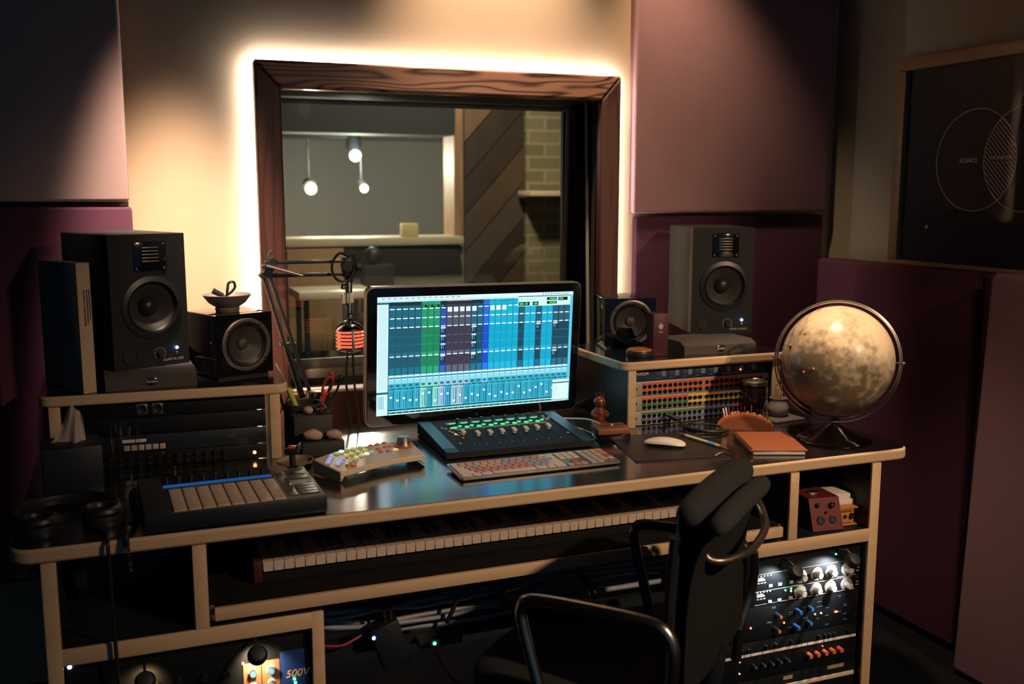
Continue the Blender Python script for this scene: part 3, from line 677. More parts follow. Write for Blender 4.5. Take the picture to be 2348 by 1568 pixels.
part('head_joint', MB().box(.585, .612, AY-.017, AY+.017, 1.200, 1.258, .005).cyl((.60, AY-.02, 1.232), (.60, AY+.02, 1.232), .016).cyl((.603, AY, 1.1865), (.603, AY, 1.215), .012).cyl((.612, AY, 1.228), (.632, AY, 1.228), .004).cyl((.626, AY, 1.228), (.640, AY, 1.228), .012), M_black, ba)
single('microphone_cable', MB().tube([(.600, AY-.022, 1.26), (.575, AY-.03, 1.272), (.556, AY-.03, 1.255), (.549, AY-.03, 1.228), (.560, AY-.03, 1.200), (.585, AY-.024, 1.190), (.606, AY-.022, 1.205), (.618, AY-.022, 1.245), (.610, AY-.022, 1.268), (.598, AY-.022, 1.262)], .0038, 8), M_rubber, 'black microphone lead looped around the end joint of the boom arm', 'cable')
mc = thing('microphone', 'retro chrome microphone with glowing red ribs hanging from the boom arm', 'microphone', (.602, AY, .99))
part('stem', MB().cyl((0, 0, .165), (0, 0, .196), .011).cyl((0, 0, .13), (0, 0, .165), .0125).cyl((0, 0, .10), (.001, 0, .13), .008).sphere((-.016, 0, .183), .009), M_chrome, mc)
part('front_bar', MB().box(-.003, .005, -.0435, -.040, .0, .058, .001), M_chrome, mc)
part('cable_plug', MB().box(-.022, -.012, -.008, .008, .085, .162, .003).box(-.008, .012, -.012, -.008, .135, .165, .001), M_white, mc)
part('swivel', MB().sphere((.001, 0, .097), (.011, .011, .014)).sphere((.003, 0, .080), (.012, .012, .012)), M_chrome, mc)
part('head_cap', MB().lathe([(0, .083), (.012, .083), (.030, .074), (.041, .062), (.042, .056), (0, .056)], 40), M_chrome, mc)
gb_ = MB(); gd = MB()
for k in range(5): gb_.lathe([(.036, .0485-.0105*k), (.0405, .0515-.0105*k), (.0405, .0545-.0105*k), (.036, .0575-.0105*k)], 40)
for k in range(6): gd.torus(.0385, .0021, 40, 6, M=Matrix.Translation((0, 0, .0580-k*.0105)))
part('glowing_rib', gb_, emit('red_rib_glow', (1, .15, .07), 1.15), mc, label='glowing red horizontal ribs')
part('rib_divider', gd, M_chrome, mc)
part('inner_core', MB().cyl((0, 0, .004), (0, 0, .056), .0345), M_black, mc)
part('base_cup', MB().lathe([(.042, .004), (.042, .0), (.030, -.006), (.008, -.010), (0, -.016)], 40).lathe([(0, .004), (.042, .004)], 40), M_chrome, mc)
part('side_bolt', MB().cyl((.040, 0, .026), (.050, 0, .026), .004), M_chrome, mc)
single('twin_cable', MB().tube([(.622, 2.905, .995), (.606, 2.905, .965), (.600, 2.905, .88), (.606, 2.90, .80), (.612, 2.89, .70)], .0035, 6).tube([(.626, 2.905, .995), (.622, 2.905, .96), (.624, 2.905, .88), (.632, 2.90, .80), (.640, 2.89, .70)], .0035, 6).box(.612, .656, 2.885, 2.925, .985, 1.035, .01), mat('tan_cord', (.12, .085, .055), .6), 'pair of tan cords hanging from a black block behind the display edge', 'cable')

# ------------------------------------------------------------------ desk top objects
pc = thing('pen_cup', 'dark cylindrical pen cup standing behind the stone block', 'cup', (.436, 2.700, DZ))
part('cup_body', MB().lathe([(0, 0), (.050, 0), (.052, .004), (.052, .112), (.049, .114), (.047, .112), (.047, .006), (0, .006)], 40), mat('dark_cup', (.035, .034, .034), .4), pc)
single('rear_caddy', MB().box(.462, .512, 2.757, 2.80, DZ, .885, .003), mat('smoky_caddy', (.06, .055, .05), .3), 'square smoky container standing behind the pen cup', 'container')
def pen(p0, p1, r, m, tip, label, nm='pen'):
    t = thing(nm, label, nm, (0, 0, 0)); p0, p1 = VEC(p0), VEC(p1)
    part('barrel', MB().tube([p0, p0.lerp(p1, .5), p1], r, 10, smooth=0).sphere(p1, r, n=10), m, t)
    part('tip', MB().cyl(p0, p0 - (p1-p0).normalized()*.006, r*.6, r*.2, 8), tip, t)
pen((.448, 2.700, DZ+.014), (.398, 2.684, .912), .0075, mat('lime_plastic', (.55, .60, .05), .35), M_black, 'fat lime yellow marker leaning in the pen cup', 'marker')
pen((.410, 2.705, DZ+.012), (.372, 2.690, .905), .004, M_gloss, M_chrome, 'slim black pen with silver end in the pen cup beside the marker')
sc_ = thing('scissors', 'scissors with black and red handles standing in the pen cup', 'scissors', (.452, 2.712, DZ+.012), 0)
SD = Matrix.Rotation(R(24), 4, 'Y')
part('blade', MB().box(-.010, .010, -.002, .002, 0, .10, M=SD), M_steel, sc_)
for dx, mm, rr in ((-.006, mat('red_handle', (.50, .045, .03), .4), .0), (.012, M_black, 0)):
    part('handle', MB().torus(.020, .006, 24, 8, M=SD @ Matrix.Translation((dx, 0, .152)) @ Matrix.Rotation(R(90), 4, 'X') @ Matrix.Diagonal((.55, 1.45, 1, 1))).box(dx-.007, dx+.007, -.004, .004, .09, .13, .003, M=SD).sphere(SD @ VEC((dx*1.5, 0, .185)), .0085), mm, sc_)
sb = thing('stepped_stone_block', 'dark stepped slate block with pebbles on both steps', 'block', (.400, 2.565, DZ), -1)
part('lower_step', MB().box(.006, .116, -.025, .030, 0, .036, .002), M_slate, sb)
part('upper_step', MB().box(-.006, .096, .0305, .085, 0, .096, .002), M_slate, sb)
def peb(c, r, label, rz=0):
    mb = MB().sphere((0, 0, 0), r, n=20)
    for v in mb.b.verts: v.co *= 1 + .10*sin(v.co.x*190+v.co.z*140+c[0]*500) * cos(v.co.y*170+c[0]*300)
    o = single('pebble', mb, M_pebble, label, 'pebble', 'pebbles on the slate block', loc=c); o.rotation_euler = (0, R(8), R(rz))
    o.location.z -= min((o.rotation_euler.to_matrix() @ v.co).z for v in o.data.vertices) - .0003
peb((.440, 2.567, DZ+.036), (.027, .017, .0145), 'large speckled pebble on the lower step nearer the pen cup', 8)
peb((.494, 2.567, DZ+.036), (.021, .015, .0125), 'pale pink pebble on the lower step nearer the display')
peb((.4365, 2.622, DZ+.096), (.0135, .012, .0105), 'smallest round pebble on the upper step')
pn = MB()
for i in range(26): 
    a = i*2.399; z = .004+.019*(i/25); r_ = .014*math.sqrt(max(.05, 1-(i/25)**2)); pn.sphere((r_*cos(a), r_*sin(a), z), (.005, .005, .0035), n=6, mi=i % 3 == 0)
single('pine_cone', pn, [mat('cone_dark', (.03, .022, .018), .6), mat('cone_tan', (.22, .13, .085), .7)], 'dark knobbly seed cone on the upper step of the slate block', 'seed cone', loc=(.473, 2.618, DZ+.0962))
di = thing('round_dish', 'shallow round clay dish standing by the riser post and pad controller', 'dish', (.3755, 2.478, DZ))
part('dish_body', MB().lathe([(0, 0), (.040, 0), (.046, .012), (.0475, .014), (.044, .014), (.039, .004), (0, .004)], 40), mat('clay_dish', (.26, .20, .15), .7, vary=.2), di)

# pad controller
pu = thing('pad_controller', 'black pad controller with eight columns of pale pads near the front edge', 'controller', (.194, 2.058, DZ), 1.8)
PW, PD, PH = .185, .285, .040
part('chassis', MB().box(-PW, PW, 0, PD, .002, PH, .003), M_black, pu)
part('foot', MB().box(-.17, -.15, .02, .04, 0, .003).box(.15, .17, .02, .04, 0, .003).box(-.17, -.15, .24, .26, 0, .003).box(.15, .17, .24, .26, 0, .003), M_rubber, pu)
part('faceplate', MB().box(.103, PW-.002, .004, PD-.003, PH, PH+.0012, .0003).box(-.130, PW-.002, .002, .0045, PH, PH+.001), mat('grey_brown_faceplate', (.235, .19, .14), .5), pu)
pb = MB()
PX0, PX1, PY0, PY1 = -.128, .102, .006, .166
cwp = (PX1-PX0)/8; rhp = (PY1-PY0)/8
padm = mat('pale_rubber_pad', (.58, .45, .36), .6)
pd0 = None
for i in range(8):
    for j in range(8):
        if pd0 is None:
            pd0 = part('pad', MB().box(.0016, cwp-.0016, .0004, rhp-.0004, 0, .0032, .0006), padm, pu, loc=(PX0, PY0, PH))
        else: kid(pd0, pu, (PX0+i*cwp, PY0+j*rhp, PH))
part('display_strip', MB().box(-.135, .100, .188, .206, PH, PH+.0015), emit('blue_strip_display', (.004, .085, .26), .8), pu)
part('upper_faceplate', MB().box(-.135, .098, .21, .28, PH, PH+.001), M_gloss, pu)
bb = None
for x0, x1, y0, y1, n in ((.108, .128, .018, .170, 8), (.133, .174, .018, .098, 4), (.108, .128, .176, .183, 1), (.132, .174, .142, .168, 2), (.132, .174, .178, .206, 2), (.108, .128, .190, .212, 2), (.132, .174, .216, .220, 1)):
    for k in range(n):
        h = (y1-y0)/n; part('button', MB().box(x0, x1, y0+k*h+.0004, y0+(k+1)*h-.0008, PH+.001, PH+.003, .0005), M_satin, pu)
def enc(p, x, y, z, r=.0055, h=.014, m=M_satin): part('encoder_knob', MB().lathe([(r, 0), (r*.92, h), (0, h)], 20, M=Matrix.Translation((x, y, z))), m, p)
for k in range(9): enc(pu, -.125+k*.0265, .245, PH+.001, .0055, .007)
cl = thing('clip_light', 'small black and red clip device standing upright on the corner of the pad controller', 'gadget', (.344, 2.306, DZ+.0415), -20)
part('post', MB().cyl((0, 0, 0), (0, 0, .035), .0075).box(-.012, .012, -.007, .007, .0, .004), M_black, cl)
part('head', MB().box(-.018, .016, -.008, .010, .033, .046, .003).box(.010, .016, -.006, .035, .036, .052, .002), M_black, cl)
part('red_cap', MB().box(-.010, .009, -.007, .012, .046, .051, .002), mat('red_cap', (.6, .07, .04), .4), cl)

# transport controller (curved ivory)
tr = thing('transport_controller', 'curved ivory remote controller with coloured round buttons and a silver knob', 'controller', (.44, 2.33, DZ), 0)
TB = [(-.037, .045), (-.008, .069), (.042, .101), (.103, .121), (.169, .134), (.233, .128)]
TF = [(.011, -.058), (.050, -.040), (.092, -.019), (.141, .001), (.188, .013), (.241, .020)]
def ev(P, u):
    f_ = min(max(u, 0), .99999)*(len(P)-1); i = int(f_); t = f_-i; a, b, c, d = (VEC(P[max(0, min(len(P)-1, i+k))]) for k in (-1, 0, 1, 2))
    return .5*((2*b)+(c-a)*t+(2*a-5*b+4*c-d)*t*t+(3*b-a-3*c+d)*t**3)
def arcpt(u, v):
    p = ev(TF, u).lerp(ev(TB, u), v); return (p.x, p.y)
def trz(u, v): return .0275+.010*v+.002*u
N_ = 16
tbm = MB(); ft = [[tbm.b.verts.new((*arcpt(i/N_, j/4), trz(i/N_, j/4))) for j in range(5)] for i in range(N_+1)]
bt = [[tbm.b.verts.new((*arcpt(i/N_, j/4), max(.0135, trz(i/N_, j/4)-.016) if 0 < i < N_ else .0008)) for j in range(5)] for i in range(N_+1)]
for i in range(N_):
    for j in range(4):
        tbm.b.faces.new((ft[i][j], ft[i+1][j], ft[i+1][j+1], ft[i][j+1])); tbm.b.faces.new((bt[i][j], bt[i][j+1], bt[i+1][j+1], bt[i+1][j]))
    tbm.b.faces.new((ft[i][0], bt[i][0], bt[i+1][0], ft[i+1][0])); tbm.b.faces.new((ft[i][4], ft[i+1][4], bt[i+1][4], bt[i][4]))
for i, s_ in ((0, 1), (N_, -1)):
    for j in range(4): tbm.b.faces.new((ft[i][j], ft[i][j+1], bt[i][j+1], bt[i][j])[::s_])
for f in tbm.b.faces: f.smooth = True
tbo = part('body', tbm, M_ivory, tr, 35)
b_ = tbo.modifiers.new('round', 'BEVEL'); b_.width = .003; b_.segments = 2; b_.limit_method = 'ANGLE'
BC = {'b': emit('button_blue', (.45, .52, .95), .62), 'g': emit('button_green', (.25, .72, .25), .6), 'w': emit('button_lit', (.75, 1, .80), 1.3), 'y': emit('button_yellow', (.85, .62, .15), .62), 'l': emit('button_lime', (.62, .82, .30), .6), 'o': mat('button_orange', (.80, .20, .06), .4), 'r': mat('button_coral', (.82, .27, .17), .4), 'a': mat('button_amber', (.62, .26, .05), .4), 's': emit('button_sun', (.95, .75, .25), .7), 'p': mat('button_peach', (.80, .48, .26), .4)}
def tbtn(u, v, c, r=.0068):
    x, y = arcpt(u, v); part('button', MB().lathe([(r, -.001), (r, .0015), (r*.75, .003), (0, .0035)], 16, M=Matrix.Translation((x, y, trz(u, v))) @ Matrix.Rotation(R(5), 4, 'X')), BC[c], tr)
for u, v, c in ((.10, .62, 'b'), (.17, .72, 'b'), (.24, .82, 'b'), (.15, .42, 'b'), (.22, .50, 'b'), (.29, .60, 'b'),
                (.33, .90, 'g'), (.39, .93, 'w'), (.45, .95, 'g'), (.51, .96, 'l'), (.57, .95, 'g'), (.36, .68, 'y'), (.43, .71, 'y'), (.50, .74, 'y'), (.57, .76, 'y'), (.40, .46, 'l'), (.47, .52, 'l'), (.53, .55, 'w'), (.59, .60, 'g'),
                (.20, .22, 'o'), (.24, .13, 'o'), (.27, .27, 'p'), (.33, .32, 'p'),
                (.66, .94, 'r'), (.72, .95, 'r'), (.78, .96, 'r'), (.68, .68, 'r'), (.75, .72, 'r'), (.80, .74, 'r'), (.66, .50, 'a'), (.73, .47, 'r'), (.80, .50, 's')):
    tbtn(u, v, c, .0072 if c not in 'pa' else .006)
kx, ky = arcpt(.895, .72); kz = trz(.895, .72)
jk = part('jog_knob', MB().lathe([(.020, 0), (.0185, .004), (.0155, .022), (.013, .024), (0, .0245)], 32, M=Matrix.Translation((kx, ky, kz))), M_alu, tr)
part('knob_ring', MB().lathe([(.026, 0), (.025, .002), (.019, .002)], 32, M=Matrix.Translation((kx, ky, kz+.0006))), M_orange, tr)
for a in (-120, -60, 0): part('knob_dimple', MB().sphere((kx+.0172*cos(R(a)), ky+.0172*sin(R(a)), kz+.012), .0028, n=8), M_black, jk)

# fader control surface
cs = thing('fader_surface', 'black fader surface with teal cheeks and glowing green buttons below the display', 'mixer', (.954, 2.372, DZ), -1.6)
CW_, CD_ = .208, .300
def cz(y): return .018+.016*y/CD_
csM = MB().prism([(0, .003), (0, .018), (CD_, .034), (CD_, .003)], -CW_, CW_, M=Matrix(((0, 0, 1, 0), (1, 0, 0, 0), (0, 1, 0, 0), (0, 0, 0, 1))))
part('chassis', csM, mat('slate_grey_metal', (.018, .019, .022), .65, bump=.1, bscale=900, spec=.25), cs)
TS = Matrix.Translation((0, 0, .018)) @ Matrix.Rotation(math.atan2(.016, CD_), 4, 'X')   # local plane of the top
for sx in (-1, 1):
    a, b = sorted((sx*(CW_+.001), sx*(CW_-.034)))
    part('side_cheek', MB().box(a, b, .001, CD_-.001, 0, .0025, .001, M=TS).box(a, b, .03, CD_-.01, .0025, .0032, M=TS @ Matrix.Translation((0, 0, 0))), M_teal, cs)
part('foot', MB().box(-.18, .18, .02, .04, 0, .004).box(-.18, .18, .25, .27, 0, .004), M_rubber, cs)
part('display_strip', MB().box(-.135, .150, .250, .268, .0005, .0015, M=TS), emit('teal_strip_display', (.012, .16, .24), .8), cs)
tx = MB()
for k in range(8): tx.box(-.128+k*.0355, -.106+k*.0355, .252, .258, .0015, .0019, M=TS)
part('display_text', tx, emit('lime_readout', (.45, .95, .30), .9), cs)
gl = emit('green_button_glow', (.05, .85, .30), 1.1)
lb = MB().box(-.128, .150, .198, .206, .0005, .0012, M=TS)
part('label_strip', lb, mat('tape_label', (.45, .40, .28), .6), cs)
fs0 = MB()
for k in range(8):
    x = -.118+k*.0355
    part('encoder_knob', MB().lathe([(.0075, 0), (.007, .004), (.0055, .005), (.005, .019), (0, .019)], 20, M=TS @ Matrix.Translation((x+.012, .243, 0))), mat('dark_mirror_knob', (.10, .12, .12), .2, .8), cs)
    part('lit_button', MB().lathe([(.0072, 0), (.0072, .003), (0, .0042)], 16, M=TS @ Matrix.Translation((x-.004, .214, .0006)) @ Matrix.Diagonal((1, .7, 1, 1))), gl, cs)
    part('lit_button', MB().lathe([(.0055, 0), (.0055, .003), (0, .004)], 16, M=TS @ Matrix.Translation((x+.013, .224, .0006)) @ Matrix.Diagonal((1, .75, 1, 1))), gl, cs)
    part('fader_slot', MB().box(x-.001, x+.001, .055, .185, .0003, .0008, M=TS).sphere(TS @ VEC((x, .190, .0006)), .0018, n=8, mi=1).sphere(TS @ VEC((x, .050, .0006)), .0020, n=8, mi=1), [M_ink, M_print], cs)
    fy = (.150, .128, .128, .130, .130, .132, .138, .142)[k]
    part('fader_cap', MB().box(-.0060, .0060, -.011, -.002, .006, .013, .002, M=TS @ Matrix.Translation((x, fy, 0))).box(-.0060, .0060, .001, .011, .007, .0135, .002, M=TS @ Matrix.Translation((x, fy, 0))).box(-.004, .004, -.006, .006, .0005, .0075, M=TS @ Matrix.Translation((x, fy, 0))), mat('fader_white', (.85, .78, .70), .4), cs)
for x, y, c in ((-.158, .222, 0), (-.150, .212, 0), (-.132, .214, 1), (-.146, .186, 0), (-.142, .174, 0), (-.139, .164, 0), (-.137, .154, 1), (-.134, .144, 0), (-.128, .118, 0), (-.118, .158, 1), (-.124, .166, 0), (.160, .262, 0), (.172, .244, 0), (.156, .244, 0), (.166, .232, 0), (.158, .226, 0), (.178, .205, 0), (.166, .085, 0), (-.150, .070, 0)):
    part('small_button', MB().lathe([(.0042, 0), (.0040, .002), (0, .0028)], 12, M=TS @ Matrix.Translation((x, y, .0004))), emit('amber_button_glow', (.95, .62, .22), .9) if c else M_print, cs)

# keyboard with colour coded keys
kb = thing('editing_keyboard', 'slim white computer keyboard with pink and yellow coded keys before the fader surface', 'keyboard', (.933, 2.178, DZ), .3)
KW, KD = .2135, .118
KM = Matrix.Translation((0, 0, .004)) @ Matrix.Rotation(R(2.2), 4, 'X')
part('base_plate', MB().prism(rrect(-KW, KW, 0, KD, .006), 0, .006, M=KM), M_alu, kb)
part('foot', MB().box(-KW+.01, KW-.01, .09, .105, 0, .007).box(-KW+.01, KW-.01, .008, .014, 0, .0045), M_rubber, kb)
KC = {'w': mat('key_white', (.80, .70, .58), .45), 'y': mat('key_yellow', (.78, .50, .20), .45), 'p': mat('key_pink', (.72, .26, .22), .45), 'r': mat('key_red', (.70, .09, .05), .45), 'b': mat('key_blue', (.42, .42, .50), .45), 'g': mat('key_grey', (.56, .50, .48), .45)}
KU = .0186; kn = 0
def key(x, y, w, h, c):
    part('key', MB().box(x+.0008, x+w-.0008, y+.0008, y+h-.0008, .006, .0088, .0012, M=KM, seg=1), KC[c], kb)
rows = [(.005, .0186, [(1.25, 'w'), (1.0, 'w'), (1.25, 'w'), (5.0, 'w'), (1.25, 'w'), (1.0, 'w'), (1.25, 'w')]),
        (.0236, .0186, [(2.25, 'w')] + [(1, c) for c in 'ppppppppbb'] + [(1.75+.5, 'w')]),
        (.0422, .0186, [(1.75, 'w')] + [(1, c) for c in 'ppppppppbbb'] + [(1.75, 'w')]),
        (.0608, .0186, [(1.5, 'w')] + [(1, c) for c in 'bbyyybpppbbb'] + [(1.0, 'w')]),
        (.0794, .0186, [(1, c) for c in 'wyyyyyybbbbpy'] + [(1.5, 'w')]),
        (.0980, .0125, [(1.0, 'w')] + [(1.04, c) for c in 'ppppppppprbww'])]
for y, h, L in rows:
    x = -KW+.004; tot = sum(a for a, _ in L); sc1 = .276/tot
    for a, c in L: key(x, y, a*sc1, h, c); x += a*sc1
for y, h, s_ in ((.0980, .0125, 'www'), (.0794, .0186, 'www'), (.0608, .0186, 'www')):
    for k, c in enumerate(s_): key(.070+k*.0186, y, .0186, h, c)
for x, y, c in ((.0886, .0236, 'r'), (.070, .005, 'g'), (.0886, .005, 'p'), (.1072, .005, 'g')): key(x, y, .0186, .0186, c)
for y, h, s_ in ((.0980, .0125, 'wyyy'), (.0794, .0186, 'ggyp'), (.0608, .0186, 'gggp'), (.0422, .0186, 'gggr'), (.0236, .0186, 'gggg'), (.005, .0186, 'gg')):
    for k, c in enumerate(s_): key(.133+k*.0186*1.02, y, .0186, h, c)

# mouse area
mp_ = thing('leather_mat', 'dark leather desk mat lying under the white mouse', 'mat', (1.319, 2.158, DZ), -11.2)
part('mat_body', MB().prism(rrect(-.130, .130, 0, .275, .004), 0, .003), M_leather, mp_)
part('folded_edge', MB().box(-.130, .130, 0, .0012, .003, .0045).tube([(.085, .006, .0045), (.108, .010, .012), (.130, .016, .005)], .0035, 6), mat('oxblood_leather', (.06, .02, .018), .4), mp_)
ms = thing('computer_mouse', 'low white curved computer mouse on the leather mat', 'mouse', (1.338, 2.292, DZ+.0036), 48)
def mfn(u, v):
    a = u*2*pi; r_ = sin(v*pi/2); ex = (abs(cos(a))**.75)*(1 if cos(a) > 0 else -1); ey = (abs(sin(a))**.75)*(1 if sin(a) > 0 else -1)
    x = .0285*ex*r_; y = .0565*ey*r_; return (x, y, .006+.017*(1-(y/.062)**2)*(1-.35*(x/.03)**2) if v < 1 else .006+.004*(1-(y/.0565)**2))
part('shell', MB().grid(mfn, 36, 10), M_white, ms, 80)
part('underside', MB().prism([(.026*cos(a), .050*sin(a)) for a in [2*pi*i/28 for i in range(28)]], 0, .009), M_black, ms)
bp_ = thing('brush_pen', 'bamboo handled brush pen with a blue label lying across the leather mat', 'pen', (0, 0, 0))
zz = DZ+.003+.0058; A_, B_ = VEC((1.436, 2.393, zz-.001)), VEC((1.470, 2.185, zz-.001))
L_ = lambda t: A_.lerp(B_, t)
part('barrel', MB().tube([L_(.18), L_(.4), L_(.62), L_(.84)], .0052, 12, smooth=4), mat('bamboo', (.55, .42, .26), .5, vary=.3, vscale=80), bp_)
part('tip', MB().tube([L_(0), L_(.09), L_(.19)], lambda t: .001+.004*t, 10), mat('reddish_tip', (.24, .06, .035), .4), bp_)
part('label_band', MB().tube([L_(.62), L_(.76)], .0056, 12, smooth=0), mat('sky_blue_label', (.06, .35, .62), .4), bp_)
part('end_cap', MB().tube([L_(.84), L_(.92), L_(1)], lambda t: .0048-.0038*t, 10), MATS['reddish_tip'], bp_)
nb = thing('notebook', 'wood covered spiral notebook lying near the front edge by the globe', 'notebook', (1.574, 2.105, DZ), -21.1)
part('page_block', MB().box(-.068, .068, .004, .200, .002, .0115, .0005), M_paper, nb)
part('back_cover', MB().box(-.072, .072, 0, .205, 0, .002), M_ink, nb)
part('front_cover', MB().box(-.068, .074, -.001, .206, .012, .0145, .0006), M_brown, nb)
part('spiral_binding', MB().box(-.079, -.0685, .002, .204, .012, .0150, .001), M_gold, nb)
sp_ = MB()
for k in range(34): sp_.torus(.0068, .0007, 12, 4, M=Matrix.Translation((-.072, .006+k*.0058, .0075)) @ Matrix.Rotation(R(90), 4, 'X'))
part('binding_wire', sp_, M_gold, nb)
ab = thing('arched_peg_holder', 'orange half moon wooden holder with pegs along its curved top', 'holder', (1.665, 2.395, DZ), -38)
hw, hh, ht = .082, .046, .030
arc = [(hw*cos(a), hh*sin(a)) for a in [pi*i/28 for i in range(29)]]
part('arch_body', MB().prism(arc, -ht/2, ht/2, M=Matrix.Rotation(R(90), 4, 'X'), sm=True), M_orangewood, ab, 50)
part('front_face', MB().prism([(x*.9, y*.88) for x, y in arc], ht/2, ht/2+.0008, M=Matrix.Rotation(R(90), 4, 'X')), M_brown, ab)
pk = [('w', .025, .0028), ('w', .025, .0028), ('r', .022, .0028), ('c', .006, .0036), ('c', .006, .0036), ('c', .006, .0036), ('k', .021, .0024), ('r', .022, .0024), ('c', .006, .0036), ('s', .026, .0024), ('c', .006, .0036), ('k', .018, .002), ('c', .005, .0036), ('s', .020, .0018), ('k', .016, .002), ('k', .015, .002)]
PKM = {'w': M_paper, 'r': mat('dull_red_peg', (.22, .04, .035), .5), 'c': mat('cream_peg', (.75, .52, .25), .5), 'k': mat('dark_peg', (.03, .02, .02), .4), 's': M_steel}
for k, (c, L, r_) in enumerate(pk):
    a = R(136-k*6.3); x, z = hw*cos(a), hh*sin(a); d = VEC((cos(a)*.3, 0, 1)).normalized(); p = VEC((x, 0, z-.003))
    part('peg', MB().tube([p, p+d*(L*.5), p+d*L], lambda t, r0=r_: r0*(.6+.4*t), 8, smooth=0).sphere(p+d*L, r_*.95, n=8), PKM[c], ab)
cb = MB()
cb.tube([(1.502, 2.50, DZ+.020), (1.502, 2.478, DZ+.012), (1.487, 2.440, DZ+.006), (1.507, 2.395, DZ+.006), (1.557, 2.375, DZ+.007), (1.590, 2.405, DZ+.008), (1.572, 2.445, DZ+.010), (1.524, 2.462, DZ+.013), (1.485, 2.425, DZ+.013), (1.507, 2.372, DZ+.013), (1.562, 2.360, DZ+.008), (1.594, 2.375, DZ+.005)], .0042, 8)
cb.cyl((1.500, 2.497, DZ+.020), (1.472, 2.510, DZ+.034), .008, .0075)
single('coiled_cable', cb, M_rubber, 'coiled black cable with plug lying before the striped patchbays', 'cable')
jr = thing('jar_candle', 'dark glass jar candle with a silver rim standing before the patchbays', 'candle', (1.762, 2.496, DZ))
part('jar_body', MB().lathe([(0, 0), (.036, 0), (.038, .003), (.038, .108), (.036, .112), (.034, .112), (.034, .095), (0, .095)], 40), mat('dark_red_glass', (.018, .006, .008), .1, coat=.5), jr)
part('lid_rim', MB().lathe([(.0385, .108), (.040, .110), (.040, .118), (.037, .120), (.035, .118), (.035, .112)], 40), M_steel, jr)
part('wax', MB().lathe([(0, .112), (.034, .112)], 32), mat('grey_wax', (.10, .10, .09), .5), jr)
cs_ = thing('stone_coaster', 'thin square slate coaster under the grey pot', 'coaster', (1.838, 2.475, DZ), 6)
part('slab', MB().box(-.058, .058, -.058, .058, 0, .006, .001), mat('grey_slate', (.10, .092, .085), .7, bump=.4, bscale=120), cs_)
pt = thing('grey_pot', 'small grey glazed pot on the slate coaster beside the globe', 'pot', (1.843, 2.482, DZ+.006))
part('pot_body', MB().lathe([(0, 0), (.024, 0), (.031, .012), (.032, .030), (.026, .042), (.0255, .054), (.027, .056), (.023, .056), (.022, .046), (0, .044)], 36), mat('grey_glaze', (.26, .24, .23), .55, vary=.5, vscale=50), pt)
tg = MB()
for k in range(7): a = k*.9; tg.tube([(.006*cos(a), .006*sin(a), .043), (.009*cos(a), .009*sin(a), .07), (.007*cos(a+.5), .007*sin(a+.5), .088+.005*(k % 3))], .0035, 6)
single('bundle_of_sticks', tg, mat('pale_twig', (.52, .32, .20), .7), 'short bundle of pale twigs standing in the grey pot', 'twigs', loc=(1.843, 2.482, DZ+.0065))
dkk = thing('phone_dock', 'small walnut block dock with a slot standing beside the riser end', 'dock', (1.247, 2.425, DZ), -8)
part('dock_base', MB().box(-.046, .046, -.022, .045, 0, .018, .002), M_gloss, dkk)
part('dock_top', MB().box(-.050, .046, -.026, .048, .018, .036, .004), M_brown, dkk)
part('slot', MB().box(-.030, .035, .010, .016, .036, .0364), M_ink, dkk)
part('connector', MB().box(.0, .006, .011, .015, .036, .040), M_white, dkk)
wc = MB().tube([(1.12, 2.78, DZ+.005), (1.15, 2.74, DZ+.006), (1.205, 2.66, DZ+.012), (1.235, 2.56, DZ+.028), (1.240, 2.478, DZ+.030)], .0028, 8)
single('dock_cord', wc, M_white, 'white cord running from the display foot to the walnut dock', 'cord')
single('mixer_cord', MB().tube([(1.175, 2.60, DZ+.012), (1.195, 2.54, DZ+.010), (1.212, 2.47, DZ+.006), (1.196, 2.43, DZ+.004)], .0028, 8), M_white, 'short white cord curling beside the fader surface', 'cord')
fg = thing('carved_figurine', 'small carved reddish wooden figurine standing behind the walnut dock', 'figurine', (1.285, 2.585, DZ), -10)
M_carve = mat('carved_redwood', (.20, .05, .022), .3, coat=.4, vary=.3, vscale=60)
part('pedestal', MB().lathe([(0, 0), (.024, 0), (.024, .010), (.018, .014), (0, .014)], 24), M_carve, fg)
fb = MB()
fb.lathe([(.012, .012), (.018, .022), (.019, .038), (.014, .052), (.011, .056), (0, .058)], 24)
fb.sphere((0, -.002, .072), (.018, .017, .018)).sphere((0, -.018, .070), (.006, .005, .005)).sphere((-.008, -.016, .076), .004).sphere((.008, -.016, .076), .004)
fb.sphere((0, -.014, .040), (.009, .008, .010)).tube([(-.017, 0, .046), (-.023, -.008, .036), (-.012, -.016, .030)], .005, 8).tube([(.017, 0, .046), (.023, -.008, .036), (.012, -.016, .030)], .005, 8)
part('body', fb, M_carve, fg)
part('hair_tuft', MB().tube([(-.008, 0, .086), (-.012, 0, .098)], .004, 6, smooth=0).tube([(0, 0, .088), (0, 0, .102)], .0045, 6, smooth=0).tube([(.008, 0, .086), (.013, 0, .098)], .004, 6, smooth=0), mat('dark_tuft', (.04, .02, .015), .6), fg)

